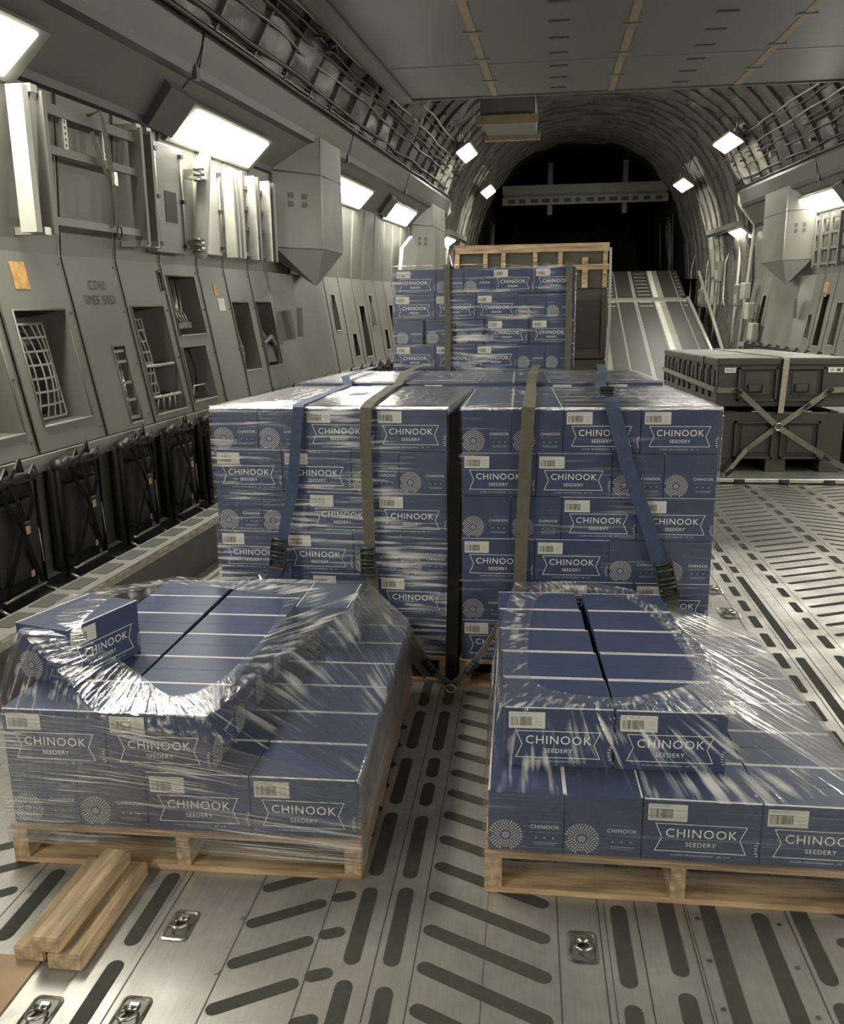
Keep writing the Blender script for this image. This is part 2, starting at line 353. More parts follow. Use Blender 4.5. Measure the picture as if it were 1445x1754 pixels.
# ================================================================== HULL (setting)
def vault_pt(th, y, inset=0.):
    c, s_ = math.cos(th), math.sin(th)
    hw, hz = 3.62-inset, 3.35-inset
    return (XC+math.copysign(abs(c)**.82, c)*hw, y, 1.4+max(0, s_)**.82*hz)
def build_vault():
    b = MB(); nT = 130
    TH0 = .475                        # above the side lockers only the upper part of the hull exists
    for (y0, y1, ta) in ((-3.5, 19.75, TH0), (19.75, 29.5, 0.)):
        nY = int((y1-y0)*9); vs = []
        for j in range(nY+1):
            y = y0+(y1-y0)*j/nY
            for i in range(nT+1):
                th = ta+(math.pi-2*ta)*i/nT
                ph_ = (y/.78) % 1.0; row = math.floor(y/.78)
                pad = abs(math.sin(th*9+row*1.7+.8*noise.noise(Vector((row*3.1, 0, 0)))))**.35
                puff = .11*math.sin(math.pi*ph_)**.6*pad*(.7+.6*noise.noise(Vector((th*6, y*.7, 0))))
                puff += .03*noise.noise(Vector((th*20, y*5, 3)))
                vs.append(vault_pt(th, y, .02+max(0, puff)))
        fs = [(j*(nT+1)+i, j*(nT+1)+i+1, (j+1)*(nT+1)+i+1, (j+1)*(nT+1)+i) for j in range(nY) for i in range(nT)]
        ff = [[], []]
        for j in range(nY):
            y = y0+(y1-y0)*(j+.5)/nY; bright = 17.2 < y < 19.7 or 22.9 < y < 25.1  # bays next to the hanging lamps get the quilt with lamplight painted in
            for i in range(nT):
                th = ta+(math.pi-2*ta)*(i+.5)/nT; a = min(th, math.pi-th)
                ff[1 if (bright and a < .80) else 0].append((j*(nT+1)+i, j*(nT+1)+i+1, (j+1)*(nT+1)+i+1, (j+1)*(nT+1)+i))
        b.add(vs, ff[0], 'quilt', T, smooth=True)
        if ff[1]: b.add(vs, ff[1], 'quilt_lit', T, smooth=True)
        r = math.ceil(y0/.78)
        while r*.78 < y1:
            y = r*.78; vs = []; fs = []
            for i in range(nT+1):
                th = ta+(math.pi-2*ta)*i/nT
                for ins, dy in ((.0, -.018), (.085, -.018), (.085, .018), (.0, .018)):
                    q = vault_pt(th, y, ins); vs.append((q[0], y+dy, q[2]))
            for i in range(nT):
                for k in range(3): fs.append((i*4+k, i*4+k+1, i*4+5+k, i*4+4+k))
            b.add(vs, fs, 'ribm' if r % 2 else 'quilt', T); r += 1
    for th in (.10, .25, .52, .62, .75, .9, 1.05, 1.22, 1.40, 1.57):
        for t in (th, math.pi-th):
            for ya in range(-3, 29):
                if th < TH0 and ya < 20: continue
                p = [vault_pt(t, ya, .07), vault_pt(t, ya+1, .07)]
                b.tube(p, .008, 'quilt', 5, T)
    # straight side below the vault, behind the lining aft of the side lockers
    for x in (XC-3.6, XC+3.6):
        vs = []; n1, n2 = 90, 12
        for j in range(n1+1):
            for i in range(n2+1):
                y = 19.8+9.7*j/n1; z = 1.42*i/n2
                sg = 1 if x < XC else -1
                vs.append((x+sg*(.05*math.sin(math.pi*((y/.52) % 1))+.03*noise.noise(Vector((y*3, z*4, x)))+(1.42-z)*.25), y, z))
        b.add(vs, [(j*(n2+1)+i, j*(n2+1)+i+1, (j+1)*(n2+1)+i+1, (j+1)*(n2+1)+i) for j in range(n1) for i in range(n2)], 'quilt', T, smooth=True)
    tag(b.build('ceiling'), kind='structure')
    # tail end: dark lined
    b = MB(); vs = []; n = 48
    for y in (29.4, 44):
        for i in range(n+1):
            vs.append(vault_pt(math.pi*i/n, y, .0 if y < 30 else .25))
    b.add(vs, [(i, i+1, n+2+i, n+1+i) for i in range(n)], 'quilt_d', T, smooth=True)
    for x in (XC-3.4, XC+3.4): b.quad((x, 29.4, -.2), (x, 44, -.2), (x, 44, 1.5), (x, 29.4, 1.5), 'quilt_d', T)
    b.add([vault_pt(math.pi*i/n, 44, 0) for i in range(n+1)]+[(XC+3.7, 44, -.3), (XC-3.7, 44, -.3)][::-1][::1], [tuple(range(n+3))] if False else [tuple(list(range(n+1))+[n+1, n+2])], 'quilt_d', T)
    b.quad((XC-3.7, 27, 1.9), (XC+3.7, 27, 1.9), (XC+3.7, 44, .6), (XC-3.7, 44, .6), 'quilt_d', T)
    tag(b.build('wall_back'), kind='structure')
    # frames of the tail: upright struts in the dark
    b = MB()
    for x in (-.25, 2.25):
        b.box((x-.08, 30.2, 3.3), (x+.08, 30.4, 4.35), 'paint3', T)
    for i in range(16):
        x = XC-3.2+R.random()*.25 if i % 2 else XC+3.2-R.random()*.25
        y = 29.7+R.random()*3
        b.tube([(x, y, 1.6+R.random()), (x*.98+.01, y, 3.0+R.random()*.3)], .03, 'paint3', 6, T)
    tag(b.build('trim_1'), kind='structure')
build_vault()

# side wall -------------------------------------------------------
WP = [(-2.62, .80), (-2.66, .84), (-2.84, 1.80), (-2.78, 2.60)]   # ledge, knee, dark rail
def lo_x(z): return -2.65+(z-.82)/(.98)*(-.19)
def up_x(z): return -2.84+(z-1.8)/.8*.06
def wall_side(name, sgn, y_start, holes_lo, seams, y_end=19.7):
    S_ = (lambda p: p) if sgn < 0 else (lambda p: (mir(p[0]), p[1], p[2]))
    tf = lambda p: T(S_((p[0], p[1], p[2])))
    b = MB()
    # lower leaning panels with openings
    for (ya, yb) in zip(seams, seams[1:]):
        hs = [h for h in holes_lo if h[0] >= ya and h[1] <= yb]
        ys = sorted({ya+.012, yb-.012, *[h[0] for h in hs], *[h[1] for h in hs]}); zs = sorted({.84, 1.79, *[h[2] for h in hs], *[h[3] for h in hs]})
        for y0, y1 in zip(ys, ys[1:]):
            for z0, z1 in zip(zs, zs[1:]):
                if any(h[0] <= y0 and h[1] >= y1 and h[2] <= z0 and h[3] >= z1 for h in hs): continue
                b.quad((lo_x(z0), y0, z0), (lo_x(z0), y1, z0), (lo_x(z1), y1, z1), (lo_x(z1), y0, z1), 'paint', tf)
        for h in hs:
            y0, y1, z0, z1 = h[:4]; dep = h[4] if len(h) > 4 else .22
            A = [(lo_x(z0), y0, z0), (lo_x(z0), y1, z0), (lo_x(z1), y1, z1), (lo_x(z1), y0, z1)]
            B = [(p[0]-dep, p[1], p[2]) for p in A]
            mk = h[5] if len(h) > 5 else 'paint'
            for k in range(4): b.quad(A[k], A[(k+1) % 4], B[(k+1) % 4], B[k], mk, tf)
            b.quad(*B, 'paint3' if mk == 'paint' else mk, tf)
            # raised rim
            e = .014
            for k in range(4):
                p, q = A[k], A[(k+1) % 4]
                b.tube([(p[0]+.004, p[1], p[2]), (q[0]+.004, q[1], q[2])], .006, 'alu_l' if k == 0 else 'paint', 5, tf)
        # upper panels
        b.quad((up_x(1.8), ya+.006, 1.8), (up_x(1.8), yb-.006, 1.8), (up_x(2.6), yb-.006, 2.6), (up_x(2.6), ya+.006, 2.6), 'paint', tf)
        # dark gap and edge beads
        b.box((lo_x(1.3)-.20-.03, yb-.02, .82), (lo_x(1.3)-.21, yb+.02, 2.6), 'darkcav', tf)
        for yy in (yb-.014, yb+.014):
            b.tube([(lo_x(.84), yy, .84), (lo_x(1.79), yy, 1.79), (up_x(2.6), yy, 2.6)], .0055, 'paint', 5, tf)
        for zz in (.9, 1.2, 1.5, 1.75): 
            b.box((lo_x(zz), yb-.05, zz-.006), (lo_x(zz)+.006, yb-.038, zz+.006), 'ribm', tf)
    yA, yB = seams[0], y_end
    b.quad((-2.97, yA, .78), (-2.97, yB, .78), (-3.12, yB, 2.65), (-3.12, yA, 2.65), 'darkcav', tf)
    b.quad((lo_x(1.79), yA, 1.79), (lo_x(1.79), yB, 1.79), (up_x(1.8), yB, 1.8), (up_x(1.8), yA, 1.8), 'paint', tf)
    # ledge above the seats
    b.box((-2.72, yA, .80), (-2.60, yB, .835), 'paint', tf)
    b.box((-2.605, yA, .77), (-2.585, yB, .845), 'alu', tf)
    # wall behind the seats
    b.quad((-2.64, yA, .25), (-2.64, yB, .25), (-2.64, yB, .81), (-2.64, yA, .81), 'paint', tf)
    for i in range(int((yB-yA)/.6)):
        y = yA+.25+i*.6
        b.box((-2.64, y, .26), (-2.60, y+.07, .80), 'paint', tf)
    # curb
    b.box((-2.34, yA, 0), (-2.2, yB, .27), 'paint3', tf)
    b.quad((-2.7, yA, .20), (-2.7, yB, .20), (-2.34, yB, .20), (-2.34, yA, .20), 'paint3', tf)
    b.box((-2.35, yA, .27), (-2.19, yB, .295), 'alu', tf)
    b.box((-2.19, yA, .255), (-2.18, yB, .285), 'steel', tf)
    b.box((-2.20, yA, .0), (-2.10, yB, .02), 'alu', tf)
    i = 0; y = yA
    while y < yB-.3:
        b.box((-2.33, y, .295), (-2.24, y+.18, .299), 'paint3', tf); y += .26
    return tag(b.build(name), kind='structure')
LSEAM = [-5.0, -4.2, -3.4, -2.6, -1.8, -1.0, -.2, .6, 1.4, 2.2, 2.9, 3.42, 4.02, 4.70, 5.32, 5.95, 6.60, 7.15, 7.75, 8.35, 9.0]
y = 9.6
while y < 19.7: LSEAM.append(y); y += .74
LSEAM.append(19.7)
LH = [(2.97, 3.36, .95, 1.5), (3.48, 3.95, .95, 1.52), (4.12, 4.60, .96, 1.52), (5.02, 5.17, .87, 1.31, .08), (5.38, 5.85, .88, 1.53), (5.73, 5.91, 1.62, 1.745, .10),
      (6.02, 6.50, 1.335, 1.725), (6.0, 6.43, .90, 1.26, .18), (7.17, 7.58, 1.03, 1.55), (7.79, 8.2, 1.03, 1.55)]
LH = [h for h in LH if not (h[0] == 5.73)]
LH.append((5.88, 5.93, 1.62, 1.745, .05))
for i, s0 in enumerate(LSEAM):
    if s0 > 9 and i < len(LSEAM)-1:
        q = i % 3
        if q == 0: LH.append((s0+.18, s0+.55, .92, 1.5, .2, 'darkcav'))
        elif q == 1: LH.append((s0+.2, s0+.42, 1.25, 1.62, .12)); 
        else: LH.append((s0+.25, s0+.5, .95, 1.2, .12, 'darkcav'))
wall_side('wall_left', -1, 2.2, LH, LSEAM)
RSEAM = [-5.0+.8*i for i in range(15)]+[7.2+.68*i for i in range(18)]+[19.7]
RSEAM = sorted(set(round(v, 3) for v in RSEAM))
RH = []
for i, s0 in enumerate(RSEAM[:-1]):
    if s0 > 5 and RSEAM[i+1]-s0 > .6:
        q = i % 3
        if q == 0: RH.append((s0+.15, s0+.42, .95, 1.45, .2))
        elif q == 1: RH.append((s0+.2, s0+.5, .92, 1.55, .2, 'darkcav'))
        else: RH.append((s0+.18, s0+.40, 1.0, 1.3, .15))
wall_side('wall_right', 1, 2.2, RH, RSEAM)

def overhead(name, sgn, y_end=19.7):
    S_ = (lambda p: p) if sgn < 0 else (lambda p: (mir(p[0]), p[1], p[2]))
    tf = lambda p: T(S_((p[0], p[1], p[2])))
    b = MB(); yA = -5
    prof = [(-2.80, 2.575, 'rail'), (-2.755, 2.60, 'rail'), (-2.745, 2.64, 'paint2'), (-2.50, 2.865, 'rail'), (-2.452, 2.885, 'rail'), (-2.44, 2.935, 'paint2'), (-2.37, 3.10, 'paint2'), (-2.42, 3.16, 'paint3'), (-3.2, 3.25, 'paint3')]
    segs = [yA, 0, 2.2, 5.9, 10.2, 14.1, y_end]
    for (a, c) in zip(prof, prof[1:]):
        for y0, y1 in zip(segs, segs[1:]):
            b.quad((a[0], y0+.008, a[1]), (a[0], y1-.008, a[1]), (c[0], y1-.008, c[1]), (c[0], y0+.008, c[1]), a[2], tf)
        b.quad((a[0]-.01, yA, a[1]+.01), (a[0]-.01, y_end, a[1]+.01), (c[0]-.01, y_end, c[1]+.01), (c[0]-.01, yA, c[1]+.01), 'darkcav', tf)
    for y0 in segs[1:-1]:    # joint clips on the upper rail
        b.box((-2.46, y0-.03, 2.86), (-2.43, y0+.03, 2.95), 'paint2', tf)
        b.tube([(-2.42, y0, 2.93), (-2.40, y0+.02, 3.02), (-2.36, y0-.03, 3.12)], .006, 'cable', 5, tf)
    # closing face at the aft end
    pts = [(p[0], y_end, p[1]) for p in prof] + [(-3.2, y_end, 2.57)]
    b.poly(pts, 'paint', tf)
    b.poly([(-3.4, y_end+.01, 0), (-2.5, y_end+.01, 0), (-2.66, y_end+.01, .84), (-2.84, y_end+.01, 1.8), (-2.78, y_end+.01, 2.6), (-2.37, y_end+.01, 3.1), (-3.4, y_end+.01, 3.2)], 'paint', tf)
    for px, d in ((-2.66, .0),): b.tube([(-2.40, y_end, 3.1), (-2.40, y_end, 2.95), (-2.76, y_end, 2.62), (-2.7, y_end, 1.8), (-2.55, y_end, .3)], .04, 'alu_l', 6, tf)
    return tag(b.build(name), kind='structure')
overhead('trim_2', -1); overhead('trim_3', 1)

def fairing(name, sgn, y0, y1, label=None):
    """duct cover reaching down from the overhead box to a point"""
    S_ = (lambda p: p) if sgn < 0 else (lambda p: (mir(p[0]), p[1], p[2]))
    tf = lambda p: T(S_((p[0], p[1], p[2])))
    b = MB(); xi = -2.42; xo = -2.84; ym = y0+(y1-y0)*.35
    # plan: front face runs diagonally from the wall at y0 to the inner face
    def ring(z, k=1.0): return [(xo-.1, y0, z), (xo+(xi-xo)*k*.2, y0, z), (xo+(xi-xo)*k, y0+.55, z), (xo+(xi-xo)*k, y1, z), (xo-.1, y1, z)]
    r = [ring(2.0), ring(2.62), ring(2.93)]
    for a, c in zip(r, r[1:]):
        for k in range(4): b.quad(a[k], a[k+1], c[k+1], c[k], 'paint', tf)
    # tapering point
    tip = (xi-.06, y0+.45, 1.68)
    a = r[0]
    for k in range(4): b.add([a[k], a[k+1], tip], [(0, 1, 2)], 'paint2', tf)
    b.tube([a[1], a[2], a[3]], .006, 'paint3', 5, tf); b.tube([r[1][1], r[1][2], r[1][3]], .008, 'paint3', 5, tf)
    b.tube([a[2], r[2][2]], .008, 'alu_l', 5, tf)
    # lower cover under it
    q0 = [(xo, y0-.05, 1.8), (xo+.14, y0+.3, 1.78), (xo+.14, y1, 1.78), (xo, y1+.05, 1.8)]
    q1 = [(-2.66, y0-.05, .84), (-2.54, y0+.3, .84), (-2.54, y1, .84), (-2.66, y1+.05, .84)]
    for k in range(3): b.quad(q0[k], q0[k+1], q1[k+1], q1[k], 'paint', tf)
    b.poly(q0, 'paint', tf)
    # small placard marks and dark slots
    for i in range(2):
        for j in range(2):
            z = 2.34+j*.07; yy = .18+i*.11
            p0 = Vector(r[0][1]); p1 = Vector(r[0][2]); d = (p1-p0)
            c_ = p0+d*(.35+i*.28); c_.z = z
            e = d.normalized()*.035; nn = Vector((-.006*0+.004, -.004, 0))
            b.quad(c_-e+nn, c_+e+nn, c_+e+nn+Vector((0, 0, .045)), c_-e+nn+Vector((0, 0, .045)), 'stencil', tf)
    b.box((-2.60, y0+.1, 1.25), (-2.575, y0+.22, 1.5), 'paint3', tf)
    o = b.build(name); tag(o, kind='structure'); return o
fairing('trim_4', -1, 8.35, 9.75); fairing('trim_5', 1, 15.2, 17.4); fairing('trim_6', -1, 16.6, 19.0); fairing('trim_7', 1, 7.8, 9.2)

# overhead ceiling panel ------------------------------------------
def ceiling_panel():
    b = MB(); z = 3.5; x0, x1, y0, y1 = -1.9, 3.4, -4.0, 10.85
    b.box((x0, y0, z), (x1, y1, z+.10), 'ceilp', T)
    b.box((x0-.02, y0, z-.035), (x0+.12, y1, z+.0), 'paint3', T)
    b.box((x0+.0, y0, z+.02), (x0-.12, y1+.05, z+.14), 'paint2', T)
    b.box((x0, y1-.01, z-.012), (x1, y1+.05, z+.05), 'ceilp', T)
    for x in (-.77, .60, 2.03):
        yy = y0
        while yy < y1-.1:
            b.box((x-.035, yy, z-.004), (x+.035, min(yy+.93, y1), z+.01), 'ceilt', T)
            b.box((x-.043, yy, z-.003), (x+.043, min(yy+.93, y1), z+.01), 'rail', T)
            b.box((x-.08, yy-.04, z-.008), (x+.08, yy+.04, z+.01), 'paint3', T); yy += 1.0
    for x in (-.02, 1.35):
        for i in range(7):
            yy = 7.2+i*.55
            b.box((x-.09, yy, z-.006), (x+.09, yy+.05, z+.01), 'darkcav', T)
    b.box((x0, 9.2, z-.003), (x1, 9.24, z+.01), 'paint3', T)
    tag(b.build('trim_8'), kind='structure')
ceiling_panel()

# ================================================================== LAMPS
def lamp(y0, y1, sgn=-1, kind='side', label='', x=None, z=None, mk='lamp'):
    S_ = (lambda p: p) if sgn < 0 else (lambda p: (mir(p[0]), p[1], p[2]))
    yc = (y0+y1)/2
    if kind == 'side':
        A = Vector((-2.765, 0, 2.595)); B = Vector((-2.575, 0, 2.760)); nn = Vector((.66, 0, -.75)).normalized()
    else:
        A = Vector((x-.09, 0, z-.03)); B = Vector((x+.11, 0, z+.07)); nn = Vector((.45, 0, -.89)).normalized()
        if kind == 'high': A, B, nn = Vector((x-.11, 0, z-.06)), Vector((x+.12, 0, z+.06)), Vector((.45, 0, -.89)).normalized()
    base = T(S_((A.x, yc, A.z)))
    root = empty('cabin_lamp', base); tag(root, label, 'light', 'rows of cabin lamps')
    inv = lambda p: T(S_(p))-base
    d = (B-A); e = d*.12
    b = MB()
    A0, B0 = A-e, B+e
    pts = [A0, B0, B0+nn*.035, A0+nn*.035]
    for (ya, yb) in ((y0-.06, y1+.06),):
        P = [Vector((p.x, ya, p.z)) for p in pts]; Q = [Vector((p.x, yb, p.z)) for p in pts]
        b.poly(P[::-1], 'paint', inv); b.poly(Q, 'paint', inv)
        for k in range(4): b.quad(P[k], Q[k], Q[(k+1) % 4], P[(k+1) % 4], 'paint', inv)
    b.build('housing', root)
    b = MB(); o_ = nn*.042
    P = [Vector((p.x, yy, p.z))+o_ for p, yy in ((A, y0), (B, y0+.05), (B, y1-.03), (A, y1-.05))]
    Q = [Vector((p.x, yy, p.z))+nn*.03 for p, yy in ((A, y0), (B, y0+.05), (B, y1-.03), (A, y1-.05))]
    b.poly(P, mk, inv)
    for k in range(4): b.quad(P[k], P[(k+1) % 4], Q[(k+1) % 4], Q[k], mk, inv)
    b.build('diffuser', root)
    if kind == 'side':
        b = MB()
        ya = y0-.10
        a2 = A+d*.1; b2 = B+d*.25
        P = [Vector((a2.x, ya-.28, a2.z))+nn*.03, Vector((b2.x, ya-.36, b2.z))+nn*.03, Vector((b2.x, ya-.04, b2.z))+nn*.07, Vector((a2.x, ya, a2.z))+nn*.08]
        Q = [Vector((v.x, v.y, v.z))-nn*.06 for v in P]
        b.poly(P, 'paint3', inv)
        for k in range(4): b.quad(P[k], P[(k+1) % 4], Q[(k+1) % 4], Q[k], 'paint3', inv)
        b.build('ballast_box', root)
    else:
        for yy in (y0+.2, y1-.2):
            b = MB(); q0 = (A+B)/2; b.tube([Vector((q0.x, yy, q0.z)), Vector((q0.x-.05, yy, q0.z+.45))], .012, 'pipe', 6, inv)
            b.build('hanger', root)
    return root
lamp(2.5, 4.25, label='glowing lamp at the upper left corner above the stretcher frame')
lamp(6.1, 7.7, label='long glowing lamp on the left overhead panel above the white cylinder')
lamp(10.1, 12.1, label='glowing lamp on the left overhead panel just behind the duct cover')
lamp(13.8, 15.9, label='glowing lamp on the left overhead panel, last before the overhead box ends')
lamp(20.2, 21.9, label='small glowing lamp on the left hull past the end of the overhead box', kind='high', x=-2.66, z=2.55, mk='lampfar')
lamp(13.7, 15.7, 1, label='glowing lamp on the right overhead panel at the right picture edge')
lamp(19.9, 21.3, 1, label='glowing lamp on the right hull just past the end of the overhead box', kind='high', x=-2.66, z=2.55, mk='lampfar')
lamp(17.2, 19.0, label='hanging hull lamp high on the left, nearer of the pair', kind='high', x=-1.86, z=3.72, mk='lampfar')
lamp(23.0, 25.0, label='hanging hull lamp high on the left, farther of the pair', kind='high', x=-1.88, z=3.52, mk='lampfar')
lamp(17.2, 19.0, 1, label='hanging hull lamp high on the right, nearer of the pair', kind='high', x=-1.80, z=3.72, mk='lampfar')
lamp(23.0, 25.0, 1, label='hanging hull lamp high on the right, farther of the pair', kind='high', x=-1.80, z=3.52, mk='lampfar')
# the same rows of lamps run on beside and behind the photographer
for i, (a, c) in enumerate(((-1.6, 0.05), (-4.6, -2.9))):
    lamp(a, c, label='left row lamp %s' % ('beside the photographer', 'behind the photographer')[i])
for i, (a, c) in enumerate(((9.9, 11.6), (6.2, 7.8), (2.4, 4.1), (-1.6, .05), (-4.6, -2.9))):
    lamp(a, c, 1, label='right row lamp, %s one outside the right picture edge' % ORD[i])

# ================================================================== RAMP
def ramp():
    b = MB(); ya, yb, yc, yd = 18.1, 24.95, 27.4, 27.5
    zf = lambda y: (y-18.1)*.222 if y < 24.95 else 1.52+(y-24.95)*.225
    def strip(x0, x1, y0, y1, m, dz=0.): 
        b.quad((x0, y0, zf(y0)+dz), (x1, y0, zf(y0)+dz), (x1, y1, zf(y1)+dz), (x0, y1, zf(y1)+dz), m, T)
    root = empty('cargo_ramp', T((XC, 18.1, 0))); tag(root, 'raised cargo ramp with dark grip strips at the far end of the hold', 'ramp')
    inv0 = T((XC, 18.1, 0))
    strip(-2.2, 3.72, ya, yb-.08, 'paint'); strip(-2.2, 3.55, yb+.05, yc, 'paint')
    half = [(.10, .28, 'crated'), (.40, .95, 'grip'), (1.08, 1.45, 'crated'), (1.02, 1.42, 'crated')]
    for s_ in (1, -1):
        for x0, x1, m in ((.0, .45, 'grip'), (.62, .98, 'crated'), (1.03, 1.45, 'grip'), (1.55, 2.0, 'crated'), (2.03, 2.16, 'alu_l'), (2.32, 2.70, 'grip'), (2.74, 2.93, 'crated')):
            if s_ > 0: a, c = XC+x0, XC+x1
            else: a, c = XC-x1, XC-x0
            m2 = 'crated' if m == 'grip' else m; strip(a, c, ya+.1, yb-.25, m2, .01); strip(a, c, yb+.12, yc-.05, m2, .01)
            if m == 'crated':
                y = ya+.2
                while y < yc-.2:
                    if abs(y-yb) > .25: strip(a+.05, c-.05, y, y+.06, 'alu', .02)
                    y += .30
    # solid underside and rim
    b.quad((-2.2, ya, 0), (3.72, ya, 0), (3.72, yb, zf(yb)-.15), (-2.2, yb, zf(yb)-.15), 'paint3', T)
    for x in (-2.2, 3.72): 
        b.tube([(x, ya, .04), (x, yb, zf(yb)+.02)], .05, 'alu', 6, T)
    b.box((-2.2, yb-.08, zf(yb)-.15), (3.72, yb+.05, zf(yb)+.02), 'paint', T)
    b.box((-2.2, yc, zf(yc)-.6), (3.6, yc+.06, zf(yc)), 'paint3', T)
    o = b.build('ramp_deck', root, loc=-inv0)
ramp()
def tail_beam():
    root = empty('cross_beam', T((XC, 30, 3.5))); tag(root, 'wide riveted cross beam hanging in the dark tail', 'beam')
    o0 = -T((XC, 30, 3.5)); b = MB()
    b.box((-1.85, 30, 3.72), (3.65, 30.3, 3.90), 'paint', T); b.box((-1.80, 29.97, 3.66), (3.60, 30.2, 3.72), 'paint3', T)
    b.box((-1.85, 29.95, 3.50), (3.65, 30.3, 3.66), 'paint', T)
    b.build('beam_body', root, loc=o0)
    b = MB()
    for i in range(14):
        x = -1.65+i*.375; b.box((x, 29.93, 3.54), (x+R.uniform(.15, .28), 29.96, 3.62), 'darkcav', T)
    b.build('beam_pockets', root, loc=o0)
tail_beam()
def overhead_box():
    b = MB(); b.box((-1.15, 13.2, 3.55), (-.35, 14.6, 3.85), 'paint3', T)
    b.box((-1.2, 13.1, 3.52), (-.3, 13.2, 3.62), 'ceilt', T); b.box((-1.2, 14.55, 3.50), (-.3, 14.7, 3.60), 'ceilt', T)
    b.tube([(-1.1, 14, 3.85), (-1.1, 14, 4.6)], .02, 'pipe', 6, T); b.tube([(-.4, 14, 3.85), (-.4, 14, 4.6)], .02, 'pipe', 6, T)
    tag(b.build('equipment_box'), 'square equipment box slung under the hull just behind the ceiling panel', 'box')
overhead_box()

# ------------------------------------------------------------------ cables and pipes along the hull
def hull_x(z):
    sn = min(1, ((z-1.4)/3.35))**(1/.82); c = math.sqrt(max(0, 1-sn*sn)); return XC-3.62*c**.82
def hull_lines(sgn):
    S_ = (lambda p: p) if sgn < 0 else (lambda p: (mir(p[0]), p[1], p[2]))
    tf = lambda p: T(S_((p[0], p[1], p[2])))
    specs = [(-2.40, 3.17, .022, 'cable', 0), (-2.43, 3.22, .014, 'pipe', 0), (-2.50, 3.26, .02, 'cable', 1), (-2.52, 3.42, .012, 'pipe', 1), (-2.46, 3.50, .018, 'cable', 1), (-2.40, 3.56, .012, 'pipe', 1),
             (-2.36, 3.62, .016, 'alu', 0), (-2.30, 3.72, .012, 'pipe', 1), (-2.22, 3.78, .018, 'alu', 0)]
    side = 'left' if sgn < 0 else 'right'
    for i, (x, z, r, m, wv) in enumerate(specs):
        b = MB(); pts = []
        for k in range(-2, 62):
            y = k*.33; n1 = noise.noise(Vector((y*.8, i*3.3, sgn))); n2 = noise.noise(Vector((y*.8, i*5.1, 9+sgn)))
            zz = z+.016*n2*(1+wv); pts.append((max(x, hull_x(zz))+(.12 if z > 3.24 else 0)+.012*n1*(1+wv), y, zz))
        b.tube(pts, r, m, 6, tf)
        tag(b.build('hull_cable'), '%s %s along the %s hull above the overhead box, %s from bottom' % ('bright' if m == 'alu' else 'dark' if m == 'cable' else 'grey', 'cable' if m == 'cable' else 'pipe', side, ORD[i]), 'cable', 'lines along the %s hull' % side)
    # brackets and valve blocks
    b = MB()
    for k in range(60):
        y = R.uniform(.5, 19.5); z = R.uniform(3.3, 3.95); x = hull_x(z)+R.uniform(.06, .16); s_ = R.uniform(.02, .05)
        b.box((x-s_, y-s_, z-s_*.6), (x+s_, y+s_, z+s_*.6), R.choice(['pipe', 'ribm', 'alu', 'paint3']), tf)
        if k % 3 == 0: b.tube([(x, y, z), (x+.05, y+.15, z+.06), (x+.02, y+.35, z+.02)], .012, 'pipe', 5, tf)
    tag(b.build('pipe_clamps'), 'small clamps and valves scattered between the pipes on the %s hull' % side, 'clamps', kind='stuff')
hull_lines(-1); hull_lines(1)

